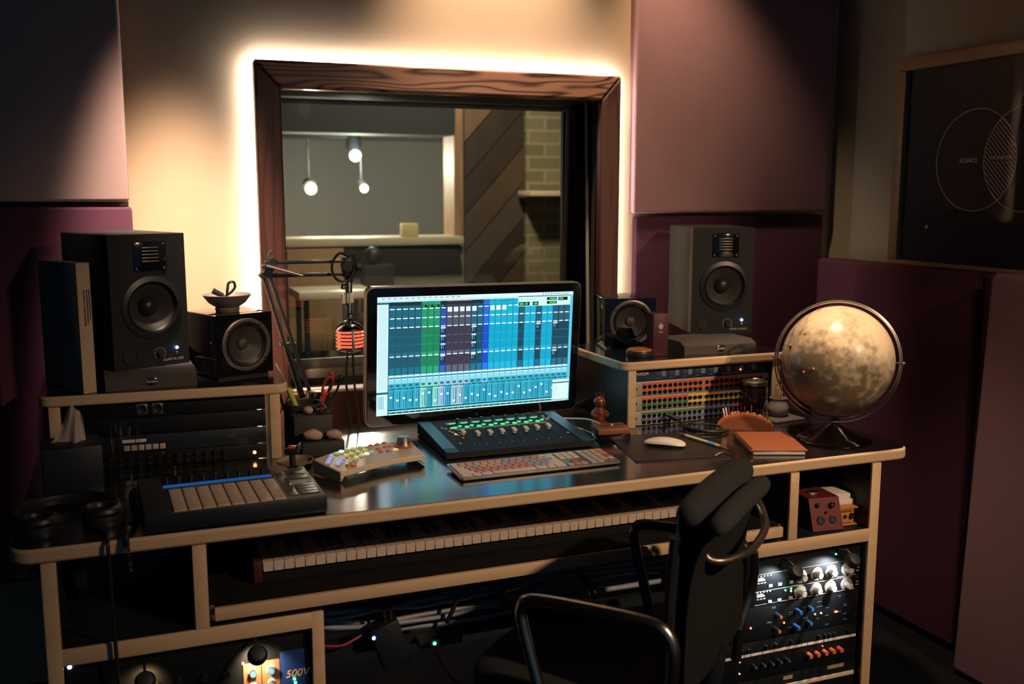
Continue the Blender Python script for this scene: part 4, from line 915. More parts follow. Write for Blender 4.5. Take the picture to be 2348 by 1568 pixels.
# moon globe
GL = VEC((1.822, 2.196, .985)); GR = .150
gb = thing('moon_globe', 'large tan moon globe on a chrome foot at the end of the desk', 'globe', (GL.x, GL.y, DZ))
gm = bpy.data.materials.new('lunar_map'); gm.use_nodes = True; nt = gm.node_tree; b = nt.nodes['Principled BSDF']; b.inputs['Roughness'].default_value = .32
tc = nt.nodes.new('ShaderNodeTexCoord')
n1 = nt.nodes.new('ShaderNodeTexNoise'); n1.inputs['Scale'].default_value = 10.0; n1.inputs['Detail'].default_value = 5; n1.inputs['Roughness'].default_value = .62
n2 = nt.nodes.new('ShaderNodeTexVoronoi'); n2.inputs['Scale'].default_value = 42
n3 = nt.nodes.new('ShaderNodeTexNoise'); n3.inputs['Scale'].default_value = 60; n3.inputs['Detail'].default_value = 4
sx = nt.nodes.new('ShaderNodeSeparateXYZ')
def mth(op, a, b_, c=None):
    n = nt.nodes.new('ShaderNodeMath'); n.operation = op
    for i, v in enumerate((a, b_, c)):
        if v is None: continue
        if isinstance(v, (int, float)): n.inputs[i].default_value = v
        else: nt.links.new(v, n.inputs[i])
    return n.outputs[0]
for n in (n1, n2, n3): nt.links.new(tc.outputs['Object'], n.inputs['Vector'])
nt.links.new(tc.outputs['Object'], sx.inputs[0])
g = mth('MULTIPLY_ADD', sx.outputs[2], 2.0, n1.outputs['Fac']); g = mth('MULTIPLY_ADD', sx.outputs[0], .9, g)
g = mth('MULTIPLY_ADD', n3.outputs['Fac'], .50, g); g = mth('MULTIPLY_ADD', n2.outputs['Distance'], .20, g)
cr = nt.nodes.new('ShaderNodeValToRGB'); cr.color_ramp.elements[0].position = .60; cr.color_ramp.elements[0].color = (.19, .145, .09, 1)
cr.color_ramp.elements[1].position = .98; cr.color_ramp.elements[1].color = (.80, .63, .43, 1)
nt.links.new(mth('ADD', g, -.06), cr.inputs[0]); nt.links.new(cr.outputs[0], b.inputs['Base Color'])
gz = GL.z-DZ
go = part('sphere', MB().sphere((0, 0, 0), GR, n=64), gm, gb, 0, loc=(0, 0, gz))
toC = math.atan2(-GL.x, GL.y) # faces the viewer roughly
part('meridian_ring', MB().torus(GR+.012, .0032, 96, 8, M=Matrix.Translation((0, 0, gz)) @ Matrix.Rotation(R(-42), 4, 'Z') @ Matrix.Rotation(R(90), 4, 'X')), M_steel, gb)
part('outer_ring', MB().torus(GR+.018, .0022, 96, 8, M=Matrix.Translation((0, 0, gz-.004)) @ Matrix.Rotation(R(-34), 4, 'Z') @ Matrix.Rotation(R(84), 4, 'X')), M_steel, gb)
for s_ in (-1, 1): part('pivot_pin', MB().cyl((s_*(GR-.004)*cos(R(-42)), s_*(GR-.004)*sin(R(-42)), gz+.0), (s_*(GR+.022)*cos(R(-42)), s_*(GR+.022)*sin(R(-42)), gz), .003).sphere((s_*(GR+.022)*cos(R(-42)), s_*(GR+.022)*sin(R(-42)), gz), .005), M_chrome, gb)
part('foot', MB().lathe([(0, 0), (.099, 0), (.101, .003), (.097, .006), (.070, .013), (.040, .027), (.015, .043), (.011, .050), (.013, .058), (.010, .064), (0, .064)], 56), mat('dark_chrome', (.30, .27, .24), .14, 1), gb)
fd = VEC((-.637, -.771, 0)); rt = VEC((.771, -.637, 0))
for a, e_, m_ in ((-.085, .082, M_amber), (-.125, .045, M_amber), (-.085, -.018, M_orange), (-.060, -.006, M_orange), (-.123, .042, M_ink)):
    p = rt*a + VEC((0, 0, e_)); k = math.sqrt(max(0, GR**2-p.length_squared)); p = p + fd*k
    part('marker_flag', MB().sphere((p.x, p.y, gz+p.z), (.0035, .0035, .0045), n=8), m_, gb)

# tissue box, glasses, headphones
tbx = thing('tissue_box', 'black cube tissue box standing in the dark in front of the riser', 'tissue box', (-.135, 2.40, DZ), 5)
part('box_body', MB().box(-.062, .062, -.062, .062, 0, .125, .004), M_black, tbx)
def tfn(u, v):
    w = .066*(1-.50*v); x = (u-.5)*w+.012*v-.016*(1-v)**3*(u < .4)*(.4-u)*2.5
    return (x, .012*sin(7*u+1.5*v)*(1-.35*v)+.004*sin(17*u), .118+.094*v*(1-.75*abs(u-.42)**1.2)+.004*sin(9*u)*v)
part('tissue', MB().grid(tfn, 18, 14, thick=.0012), M_paper, tbx, 80)
def tumbler(loc, r, h, label, m=M_clear):
    t = thing('drinking_glass', label, 'glass', loc, group='glasses in front of the dark riser')
    part('glass_body', MB().lathe([(0, 0), (r*.85, 0), (r, h), (r-.002, h), (r*.85-.002, .008), (0, .008)], 32), m, t)
tumbler((-.02, 2.50, DZ), .036, .135, 'tall clear drinking glass beside the tissue box')
tumbler((-.012, 2.438, DZ), .030, .055, 'short faceted tumbler in front of the tall drinking glass')
tumbler((.082, 2.49, DZ), .026, .060, 'short clear tumbler near the pad controller corner')
hp = thing('headphones', 'black padded headphones lying on the dark end of the desk', 'headphones', (-.130, 2.155, DZ), 12)
for sx in (-1, 1):
    ec = part('ear_cup', MB().lathe([(0, 0), (.040, 0), (.043, .008), (.040, .022), (.026, .026), (0, .026)], 28, M=Matrix.Translation((sx*.062, 0, 0))), M_satin, hp)
    part('ear_cushion', MB().torus(.031, .010, 28, 8, M=Matrix.Translation((sx*.062, 0, .030))), M_rubber, ec)
part('headband', MB().tube([(-.088, .012, .02), (-.100, .06, .020), (-.072, .130, .020), (0, .160, .02), (.072, .130, .020), (.100, .06, .020), (.088, .012, .02)], .009, 8, flat=1.6), M_rubber, hp)
def coil(pts, r, rc, turns, name, label):
    P = [VEC(p) for p in pts]; Q = []
    for i in range(len(P)-1):
        a, b2, c, d = P[max(i-1, 0)], P[i], P[i+1], P[min(i+2, len(P)-1)]
        for k in range(40): t = k/40; Q.append(.5*((2*b2)+(c-a)*t+(2*a-5*b2+4*c-d)*t*t+(3*b2-a-3*c+d)*t**3))
    out = []; n = turns*10
    for k in range(n):
        f = k/(n-1)*(len(Q)-1); i = min(int(f), len(Q)-2); p = Q[i].lerp(Q[i+1], f-i); T = (Q[i+1]-Q[i]).normalized()
        N1 = T.orthogonal().normalized(); N2 = T.cross(N1); a = 2*pi*k/10; out.append(p+N1*r*cos(a)+N2*r*sin(a))
    single(name, MB().tube(out, rc, 6, smooth=0), M_rubber, label, 'cable')
coil([(.080, 2.415, DZ+.008), (.030, 2.395, DZ+.008), (-.012, 2.34, DZ+.008), (-.0045, 2.18, DZ+.008), (-.022, 2.075, DZ+.009), (-.026, 2.040, DZ+.008), (-.026, 2.030, DZ-.015), (-.022, 2.03, .70)], .005, .0018, 60, 'coiled_headphone_cord', 'coiled black cord crossing the dark desk corner and hanging over the front edge')
single('hanging_lead', MB().tube([(-.09, 2.13, DZ+.0045), (-.062, 2.08, DZ+.0045), (-.060, 2.050, DZ+.0055), (-.060, 2.036, DZ+.001), (-.060, 2.032, DZ-.02), (-.058, 2.032, .60), (-.056, 2.034, .45), (-.054, 2.036, .20)], .004, 8), M_rubber, 'straight black lead hanging over the front edge near the desk corner', 'cable')
def led(o, x, y, z, m, r=.003): return part('indicator_led', MB().sphere((x, y, z), (r, .002, r), n=10), m, o)
LG, LB_, LR, LO, LW, LY = emit('green_led', (.05, 1, .30), 9), emit('blue_led_small', (.10, .25, 1), 12), emit('red_led', (1, .10, .04), 7), emit('orange_led', (1, .30, .12), 9), emit('white_led', (.55, .80, 1), 9), emit('yellow_led', (1, .75, .15), 6)

# ------------------------------------------------------------------ rack gear in the risers
def rack(name, label, cat, x0, x1, y, z0, z1, m=M_gear, depth=.2, group=None, rz=0):
    t = thing(name, label, cat, ((x0+x1)/2, y, z0), rz, group); w = (x1-x0)/2; h = z1-z0
    part('faceplate', MB().box(-w, w, 0, .004, .0006, h-.0006, .0006), m, t)
    part('case', MB().box(-w+.02, w-.02, .004, depth, .003, h-.002), M_black, t)
    s0 = None
    for sx in (-1, 1):
        for z in ((.25, .75) if h > .05 else (.5,)):
            if s0 is None: s0 = part('rack_screw', MB().lathe([(0, .002), (.004, .0015), (.0045, 0)], 10, M=YF), M_black, t, loc=(sx*(w-.008), 0, h*z))
            else: kid(s0, t, (sx*(w-.008), 0, h*z))
    return t, w, h
def knob(t, x, z, r, L, body, cap=None, skirt=None, y=0):
    k = part('knob', MB().lathe([(r, 0), (r*.92, L), (0, L)], 20, M=front(x, y, z)), body, t)
    if cap: part('knob_cap', MB().lathe([(r*.80, L), (r*.72, L+.0015), (0, L+.0016)], 20, M=front(x, y, z)), cap, k)
    if skirt: part('knob_skirt', MB().lathe([(skirt[0], 0), (skirt[0]*.95, .002), (r, .004)], 28, M=front(x, y, z)), skirt[1], k)
    return k
RY_ = 2.535; R0, R1 = 1.371, 1.843
pt_, w, h = rack('personal_mixer_rack', 'navy rack unit with white lettering above the striped patchbays', 'rack unit', R0, R1, RY_, .8935, .930, M_navy)
text('lettering', 'AVIOM', .013, M_paper, pt_, (-w+.028, -.0004, h*.60), FRONT)
tk = MB()
for k in range(8):
    x = -w+.075+k*.045; tk.box(x, x+.016, -.0006, 0, h*.62, h*.66).box(x+.002, x+.014, -.0006, 0, h*.45, h*.49).box(x, x+.012, -.0006, 0, h*.18, h*.22)
    tk.box(x+.018, x+.032, -.0004, 0, h*.30, h*.80)
part('panel_marks', tk, mat('dim_marks', (.16, .20, .26), .6), pt_)
led(pt_, .131, -.001, h*.40, LR, .0028)
cols = {'o': mat('tape_orange', (.75, .13, .06), .5), 'y': mat('tape_yellow', (.80, .52, .10), .5), 'g': mat('tape_green', (.06, .22, .10), .5), 'v': mat('tape_violet', (.14, .13, .34), .5), 'm': mat('tape_magenta', (.50, .06, .14), .5), 'b': mat('tape_blue', (.12, .16, .40), .5), 'p': mat('tape_purple', (.13, .10, .26), .5)}
for n_, (z0, z1, rows_, lb_) in enumerate(((.850, .8930, [('ooooo', .86), ('ooooo', .44)], 'grey patchbay with two full orange label strips'), (.8055, .8495, [('oooyyyyy', .86), ('gggyyyyy', .44)], 'grey patchbay striped orange, yellow and green'), (.7612, .8050, [('ggggvvmm', .86), ('bbbbbvmm', .44)], 'grey patchbay striped green, violet and magenta standing on the desk'))):
    t, w, h = rack('patchbay', lb_ + (' in the riser near the globe' if n_ < 2 else ''), 'patchbay', R0, R1, RY_, z0, z1, M_panelgrey, .15, 'patchbays in the riser')
    for s_, zf in rows_:
        seg = (2*w-.05)/len(s_); k = 0
        while k < len(s_):
            j = k
            while j < len(s_) and s_[j] == s_[k]: j += 1
            part('label_strip', MB().box(-w+.027+k*seg, -w+.027+j*seg-.0006, -.0010, 0, h*zf-.006, h*zf+.0015), cols[s_[k]], t); k = j
    jk_ = MB()
    for zf in (.62, .20):
        for k in range(24):
            x = -w+.036+k*.0173+(.006 if k > 11 else 0); jk_.lathe([(.0070, 0), (.0066, .002), (0, .0022)], 12, M=front(x, 0, h*zf) @ Matrix.Diagonal((1, .9, 1, 1)))
    part('jack_sockets', jk_, mat('socket_black', (.008, .008, .009), .9, spec=.1), t)

# riser by the bowl
LA = R(-3.0); RO = VEC((.082, 2.562, DZ))
def lrack(name, label, cat, z0, z1, m, depth=.2):
    t, w, h = rack(name, label, cat, -.236, .236, 0, 0, z1-z0, m, depth)
    p = RO + Matrix.Rotation(LA, 3, 'Z') @ VEC((0, .022, 0)); t.location = (p.x, p.y, z0); t.rotation_euler = (0, 0, LA); return t, w, h
t, w, h = lrack('connector_panel', 'black blank panel with two square connector sockets at the top of the dark riser', 'rack unit', .8895, .930, M_gear)
for x in (-.062, -.026):
    s1 = part('socket', MB().box(x-.013, x+.013, -.002, 0, h*.5-.015, h*.5+.015, .001), M_steel, t)
    part('socket_hole', MB().lathe([(.0115, 0), (.0105, .002), (.009, .001), (0, .001)], 24, M=front(x, -.0022, h*.5)), M_black, s1)
t, w, h = lrack('vent_panel', 'perforated black vent panel under the two square sockets', 'rack unit', .8450, .8890, M_gear)
vt = MB()
for k in range(60):
    for q in range(6): vt.lathe([(.0014, 0), (.0012, .0006), (0, .0003)], 5, M=front(-.07+k*.0048+(q % 2)*.0024, 0, .010+q*.0045))
part('perforation', vt, mat('vent_glint', (.05, .055, .06), .3, .5), t)
t, w, h = lrack('talkback_unit', 'dark blue rack unit with two rows of pale square buttons', 'rack unit', .8005, .8445, mat('deep_blue_faceplate', (.012, .020, .030), .4))
for a, b in ((-.112, -.082), (-.080, -.056)): part('label_tape', MB().box(a, b, -.0012, 0, .026, .034), M_paper, t)
for k in range(6): part('square_button', MB().box(-.109+k*.0168, -.095+k*.0168, -.004, 0, .006, .0195, .001), mat('pale_button', (.52, .42, .36), .5), t)
text('lettering', 'GA', .014, mat('dim_white', (.10, .11, .12), .6), t, (.150, -.0004, .026), FRONT)
t, w, h = lrack('knob_processor', 'black rack unit crowded with small knobs and one orange light near the dish', 'rack unit', .7612, .8000, M_gear)
for k in range(13):
    for q in (.30, .72):
        knob(t, -.14+k*.0225, h*q, .0048, .010, M_satin)
led(t, .205, -.001, h*.42, LO, .0045)

# ------------------------------------------------------------------ piano under the desktop
pi_ = thing('digital_piano', 'long black digital piano on the tray under the desktop', 'piano', (.252, 2.18, .5805))
K0, KP, KH = 0, .02356, .0185
part('body', MB().box(-.02, 52*KP+.02, .012, .31, .001, .020, .003).box(-.02, 52*KP+.02, .165, .31, .020, .075, .004), M_black, pi_)
part('end_cheek', MB().box(-.022, -.003, -.012, .165, .001, .052, .002), mat('dark_red_cheek', (.07, .006, .009), .6), pi_)
part('end_cheek', MB().box(52*KP+.003, 52*KP+.022, -.012, .165, .001, .052, .002), MATS['dark_red_cheek'], pi_)
part('key_slip', MB().box(-.003, 52*KP+.003, -.010, -.003, .001, .018), MATS['matte_black_board'], pi_)
M_pk = mat('piano_ivory', (.62, .49, .40), .4)
wk = part('white_key', MB().box(.0006, KP-.0006, 0, .150, .021, .0435, .0012, seg=1), M_pk, pi_)
for k in range(1, 52): kid(wk, pi_, (k*KP, 0, 0))
bkk = None
for k in range(51):
    if (k % 7) in (1, 4): continue     # keyboard starts on A: gaps B-C and E-F
    if bkk is None: bkk = part('black_key', MB().box(-.0055, .0055, .052, .150, .0437, .055, .002), M_satin, pi_, loc=((k+1)*KP, 0, 0))
    else: kid(bkk, pi_, ((k+1)*KP, 0, 0))

# ------------------------------------------------------------------ cubby by the chair: red box, amber box, white cases
SZ_ = .5465
SZ_ = .5475
rd = thing('red_direct_box', 'dark red metal box with sloped front and two black sockets in the desk cubby', 'box', (1.722, 2.105, SZ_), -6)
part('box_body', MB().prism([(-.030, 0), (0, .082), (.105, .082), (.105, 0)], -.046, .046, M=Matrix(((0, 0, 1, 0), (1, 0, 0, 0), (0, 1, 0, 0), (0, 0, 0, 1)))), M_red, rd)
SL = Matrix.Translation((0, -.0305, .0015)) @ Matrix.Rotation(R(90-20), 4, 'X')
part('handle_plate', MB().lathe([(.018, 0), (.017, .003), (.012, .004), (0, .004)], 24, M=Matrix.Translation((0, .05, .082)) @ Matrix.Diagonal((1.2, .6, 1, 1))), M_steel, rd)
for x, z, r_ in ((-.018, .026, .0125), (.018, .026, .0110)):
    part('socket', MB().lathe([(r_, 0), (r_*.9, .003), (r_*.6, .003), (r_*.5, .001), (0, .001)], 24, M=SL @ Matrix.Translation((x, z, 0))), M_rubber, rd)
part('toggle', MB().cyl(SL @ VEC((0, .047, 0)), SL @ VEC((0, .047, .008)), .003).sphere(SL @ VEC((-.024, .067, .004)), .006).sphere(SL @ VEC((.018, .064, .003)), .008), M_black, rd)
part('red_lamp', MB().sphere(SL @ VEC((.032, .070, .001)), .004), mat('red_lamp', (.7, .05, .06), .3), rd)
am = thing('amber_pedal', 'amber metal pedal box with two dark knobs beside the red box', 'effects pedal', (1.791, 2.092, SZ_), -3)
part('box_body', MB().box(-.028, .024, 0, .075, .003, .046, .002), M_amber, am)
part('lid_flange', MB().box(-.033, .034, -.004, .078, .047, .051, .001), M_amber, am); part('base_flange', MB().box(-.028, .034, -.003, .074, 0, .003, .001), M_amber, am)
for x, r_ in ((-.006, .0045), (.015, .008)): knob(am, x, .026, r_, .006, M_black)
part('panel_marks', MB().box(-.022, .018, -.0006, 0, .037, .042).box(-.024, -.016, -.0006, 0, .014, .017).box(-.020, .016, -.0006, 0, .006, .008), mat('brown_print', (.16, .06, .015), .6), am)
led(am, -.022, -.001, .011, LY, .002)
for k, (w_, d_, x, y, rz, lb_) in enumerate(((.060, .075, 1.800, 2.112, -5, 'white case resting directly on the amber pedal box'), (.056, .070, 1.792, 2.118, -8, 'white case on top of the other white case above the amber pedal'))):
    single('white_case', MB().box(-w_/2, w_/2, 0, d_, 0, .0145, .001), M_paper, lb_, 'case', 'white cases in the cubby', loc=(x, y, SZ_+.0513+k*.0148), rz=rz)

# ------------------------------------------------------------------ rack bay by the chair
GX0, GX1, GY = 1.3785, 1.8285, 2.072
t, w, h = rack('equaliser_rack', 'rack unit with two rows of large silver knobs lit by small lamps', 'rack unit', GX0, GX1, GY, .3680, .5070, M_gear, .3)
cx = (GX0+GX1)/2
def gx(x): return x-cx
dust = mat('worn_silver', (.62, .55, .47), .35, .7, vary=.25, vscale=90)
for r_ in (.432, .388):
    for x in (1.633, 1.684, 1.731, 1.785): knob(t, gx(x), r_-.3680, .0100, .018, dust, mat('pale_knob_cap', (.55, .48, .42), .4), (.0195, dust))
pl = MB()
for z in (.408, .364+.0075, .455): pl.box(gx(1.49), gx(1.80), -.0006, 0, z-.3680, z-.3680+.0012)
for z in (.438, .394):
    for k in range(5): pl.box(gx(1.495)+k*.010, gx(1.499)+k*.010, -.0006, 0, z+.010-.3680, z+.014-.3680)
    for k in range(3): pl.box(gx(1.496)+k*.010, gx(1.503)+k*.010, -.0006, 0, z-.008-.3680, z-.005-.3680)
    pl.box(gx(1.495), gx(1.520), -.0006, 0, z-.001-.3680, z+.004-.3680).box(gx(1.495), gx(1.515), -.0006, 0, z+.005-.3680, z+.008-.3680)
for z in (.412, .455, .366+.005): pl.box(gx(1.752), gx(1.815), -.0006, 0, z-.3680, z-.3680+.001)
for z0 in (.43, .39): pl.box(gx(1.818), gx(1.826), -.0006, 0, z0-.3680, z0-.3680+.002).box(gx(1.816), gx(1.826), -.0006, 0, z0-.3765, z0-.3765+.002)
part('panel_marks', pl, M_print, t)
for x in (1.536, 1.566, 1.602):
    for z in (.421, .377): part('push_button', MB().box(gx(x)-.006, gx(x)+.006, -.003, 0, z-.3680-.004, z-.3680+.004, .001), M_print, t)
for x, z, m in ((1.600, .448, LG), (1.585, .401, LG), (1.603, .403, LG), (1.603, .396, LY), (1.745, .479, LG)): led(t, gx(x), -.001, z-.3680, m, .0026)
t, w, h = rack('compressor_rack', 'rack unit with coral and blue tipped knobs and red lights below the silver knobs', 'rack unit', GX0, GX1, GY, .2725, .3675, M_gear, .3)
for x, z, c in ((1.559, .338, 'o'), (1.556, .298, 'o'), (1.623, .339, 'b'), (1.664, .340, 't'), (1.618, .297, 'b'), (1.662, .300, 't')):
    knob(t, gx(x), z-.2725, .0062, .022 if c != 't' else .016, M_steel if c == 'o' else MATS['blue_plastic'] if c == 'b' else M_teal, M_orange if c == 'o' else M_bluek)
for x, z in ((1.585, .310), (1.685, .318), (1.752, .314), (1.757, .314), (1.480, .312)): led(t, gx(x), -.001, z-.2725, LR, .003)
led(t, gx(1.705), -.001, .318-.2725, LY, .0026)
pl = MB()
for k in range(22):
    x = rnd.choice((1.53, 1.545, 1.60, 1.645, 1.69, 1.72, 1.76, 1.78)); z = rnd.uniform(.28, .36); pl.box(gx(x), gx(x)+rnd.uniform(.006, .018), -.0006, 0, z-.2725, z-.2725+.0014)
part('panel_marks', pl, mat('teal_print', (.12, .22, .26), .6), t)
t, w, h = rack('preamp_rack', 'rack unit crossed by a pale tape strip above blue and orange knobs', 'rack unit', GX0, GX1, GY, .1645, .2720, M_gear, .3)
tp = MB(); x = 1.405
while x < 1.83: L = rnd.uniform(.015, .05); tp.box(gx(x), gx(min(x+L, 1.826)), -.0010, 0, .2325-.1645, .2395-.1645); x += L+.002
part('label_tape', tp, M_paper, t)
for x in (1.668, 1.693, 1.719, 1.744, 1.769): knob(t, gx(x), .206-.1645, .0070, .016, M_orange)
for x in (1.491, 1.519, 1.545, 1.571, 1.596): knob(t, gx(x), .206-.1645, .0042, .016, M_steel, M_bluek)
for x in (1.43, 1.455, 1.475, 1.53, 1.56, 1.61, 1.64, 1.70, 1.72, 1.735, 1.75, 1.80): knob(t, gx(x), .253-.1645, .0045, .010, M_chrome if x < 1.6 else M_satin)
for x, m in ((1.45, LR), (1.715, LR), (1.45, LY)): led(t, gx(x), -.001, (.222 if m == LR else .190)-.1645, m, .002)
t, w, h = rack('summing_rack', 'lowest visible rack unit with yellow label tapes and a pale lower strip', 'rack unit', GX0, GX1, GY, .0620, .1640, M_gear, .3)
for a, b, z in ((1.735, 1.790, .150), (1.590, 1.620, .146)): part('label_tape', MB().box(gx(a), gx(b), -.001, 0, z-.062, z-.052), mat('mustard_tape', (.40, .29, .12), .6), t)
part('trim_bar', MB().box(gx(1.58), gx(1.832)-.008, -.003, 0, .122-.062, .134-.062, .001), M_cream, t)
def goose(x, z, tx, tz, label, w_, c):
    g_ = thing('rack_lamp', label, 'lamp', (x, GY, z), group='small rack lamps')
    part('neck', MB().tube([(.0, -.001, .012), (0, -.030, .016), (0, -.050, .010), (.0, -.052, .002)], .003, 8), M_black, g_)
    part('head', MB().lathe([(0, .022), (.015, .019), (.021, .006), (.021, 0), (.019, 0), (.017, .010), (0, .013)], 24, M=Matrix.Translation((0, -.054, -.008)) @ Matrix.Rotation(R(50), 4, 'X')), M_black, g_)
    l = spot('rack_lamp_light', (x, GY-.050, z-.026), (tx, GY, tz), w_*6, 110, .8, c, .006); return l
goose(1.570, .478, 1.53, .41, 'small black rack lamp lighting the meter marks behind the chair', .22, (.80, .92, 1))
goose(1.752, .485, 1.715, .41, 'small black rack lamp glowing above the silver knobs', .55, (.92, .95, 1))

# bay at the dark end
BX0, BX1 = -.1535, .3325
t, w, h = rack('module_rack', 'module rack with a blue lettered panel and a lit copper module by the desk leg', 'rack unit', BX0, BX1, GY, .355, .508, M_gear, .3); cx = (BX0+BX1)/2
part('blue_panel', MB().box(gx(.268), gx(.330), -.002, 0, .001, .104, .0005), mat('royal_blue_panel', (.012, .035, .16), .4), t)
text('lettering', '500V', .024, mat('tan_print', (.55, .38, .22), .5), t, (gx(.303), -.0026, .405-.355), FRONT, shear=.25)
cpm = mat('copper_module', (.34, .17, .08), .4, .3)
for x0, x1 in ((.190, .2275), (.229, .2665)):
    mo_ = part('module', MB().box(gx(x0), gx(x1), -.003, 0, .001, .090, .001), cpm, t)
    cxm = gx((x0+x1)/2)
    for z, r_ in ((.070, .008), (.040, .006), (.018, .006)):
        knob(mo_, cxm, z, r_, .014, M_steel, M_bluek, (r_*1.35, mat('pale_ring', (.6, .5, .4), .5)), y=-.003)
for x, z, m in ((.218, .474, LG), (.209, .463, LG), (.297, .393, LG), (.299, .384, LG), (.190, .448, LO)): led(t, gx(x), -.004, z-.355, m, .003)
led(t, gx(-.146), -.002, .500-.355, LW, .004)
for x in (-.028, .010): knob(t, gx(x), .430-.355, .010, .012, mat('warm_knob', (.55, .32, .12), .4))
for x in (.06, .11, .155): knob(t, gx(x), .432-.355, .008, .012, M_satin)
cx = 0
goose(.215, .492, .222, .43, 'small black rack lamp lighting the copper modules', .35, (1, .72, .45))
goose(-.006, .475, -.01, .43, 'small black rack lamp over two warm knobs at the dark bay', .10, (1, .62, .30))
g1 = thing('storage_case', 'dark case in the open cubby at the dark desk end', 'case', (-.02, 2.30, SZ_))
part('case_body', MB().box(-.12, .10, 0, .28, 0, .14, .005), M_black, g1)
led(g1, -.055, -.001, .12, LG, .0028)
part('label_patch', MB().box(-.118, -.095, -.001, 0, .03, .07), mat('grey_patch', (.12, .13, .13), .7), g1)

# ------------------------------------------------------------------ cables under the desk
trY = 2.20; UP = .103
def lift(pts): return [(x, y, min(z+UP, .548)) for x, y, z in pts]
ct = thing('cable_tray', 'black cable tray slung between the rack bays under the desk', 'tray', (0, 0, 0))
part('tray_floor', MB().box(.362, 1.346, trY, trY+.16, .262+UP, .266+UP).box(.362, 1.346, trY-.003, trY, .262+UP, .290+UP), M_black, ct)
single('power_strip', MB().box(.60, .98, trY+.012, trY+.055, .2665+UP, .282+UP, .003), mat('dark_strip', (.03, .03, .028), .5), 'black power strip lying in the cable tray', 'power strip')
pa = thing('power_adapter', 'black power adapter with a blue light hanging over the tray', 'adapter', (.525, trY-.03, .285+UP))
part('adapter_body', MB().box(-.025, .045, -.03, .022, -.055, .06, .006, M=Matrix.Rotation(R(-18), 4, 'Y')), M_black, pa)
led(pa, -.034, -.031, .035, LB_, .0045)
ih = thing('usb_hub', 'small dark hub with a green light lying on the tray edge', 'hub', (.655, trY-.0215, .365))
part('hub_body', MB().box(-.05, .06, -.018, .018, 0, .022, .003), mat('olive_hub', (.05, .045, .03), .5), ih)
led(ih, -.012, -.020, .010, LG, .0042)
cabm = [mat('cable_%s' % n, c, .45) for n, c in (('slate', (.26, .31, .36)), ('black', (.02, .02, .022)), ('grey', (.34, .34, .35)), ('tan', (.42, .28, .18)), ('red', (.30, .03, .03)))]
CN = {0: 'slate blue', 1: 'black', 2: 'grey', 3: 'tan', 4: 'red'}
specs = []
wob = lambda x, l: (.020*sin(5*x+1.7*l)-.006*l, .011*sin(7*x))
for k in range(16):
    l, q = divmod(k, 6); z = .298+.028*l; y0 = trY+.030+.0215*q
    pts = []
    for x in (.366, .45, .54, .63, .72, .81, .90, .99, 1.10, 1.20, 1.30):
        dy, dz = wob(x, l); pts.append((x, y0+dy+rnd.uniform(-.0022, .0022), z+dz+rnd.uniform(-.005, .005)))
    mi = (0, 1, 2, 0, 1, 3, 0, 2, 1, 0, 3, 1, 2, 0, 1, 3)[k]
    single('loose_cable', MB().tube(lift(pts), rnd.choice((.0044, .0056, .0068)), 8, smooth=5), cabm[mi], '%s cable in the tangle on the tray under the desk' % CN[mi], 'cable', '%s cables in the tray tangle' % CN[mi])
for k, (pts, mi, r_, lb_) in enumerate((
    ([(.510, trY-.045, .50), (.510, trY-.045, .42), (.522, trY-.04, .36), (.526, trY-.03, .33)], 1, .004, 'black lead dropping from the keyboard tray to the adapter'),
    ([(.533, trY-.045, .50), (.533, trY-.045, .42), (.536, trY-.04, .36), (.538, trY-.03, .33)], 1, .004, 'second black lead dropping beside it to the adapter'),
    ([(.735, trY-.03, .558), (.728, trY-.03, .44), (.700, trY-.03, .36), (.680, trY-.02, .31)], 1, .0055, 'thick black lead hanging straight down into the tray middle'),
    ([(.730, trY-.02, .50), (.78, trY-.02, .40), (.83, trY-.01, .35), (.85, trY, .31)], 1, .0035, 'thin black lead slanting from the hanging lead to the tray'),
    ([(.82, trY-.02, .33), (.84, trY-.02, .40), (.91, trY-.02, .455), (1.0, trY-.02, .43), (1.05, trY-.02, .36), (1.08, trY-.02, .31)], 1, .0055, 'black cable arching high over the tray'),
    ([(.366, trY-.02, .306), (.42, trY-.03, .300), (.47, trY-.02, .312), (.54, trY, .325)], 4, .0032, 'thin red cable along the front of the tangle'),
    ([(.64, trY-.05, .262), (.67, trY-.07, .20), (.73, trY-.07, .15), (.79, trY-.06, .165), (.83, trY-.03, .262)], 4, .0026, 'thin red cable sagging in a loop below the tray'))):
    single('hanging_cable', MB().tube(lift(pts), r_, 8), cabm[mi], lb_, 'cable', 'loose leads under the desk')
gu = thing('floor_charger', 'small black charger with a green light on the floor under the desk', 'charger', (.49, 2.20, .0))
part('charger_body', MB().box(-.04, .04, 0, .08, 0, .17, .006), M_black, gu)
led(gu, .012, -.001, .12, LG, .004)
single('dangling_plug', MB().tube([(1.8615, 2.10, .39), (1.864, 2.098, .355), (1.868, 2.095, .335), (1.878, 2.092, .318)], .0016, 6).cyl((1.877, 2.092, .320), (1.889, 2.090, .297), .0058, .0052).cyl((1.8655, 2.10, .385), (1.867, 2.10, .408), .0035), mat('pale_cord', (.42, .30, .25), .5), 'thin pale cord with a small plug dangling outside the desk end panel', 'cord')

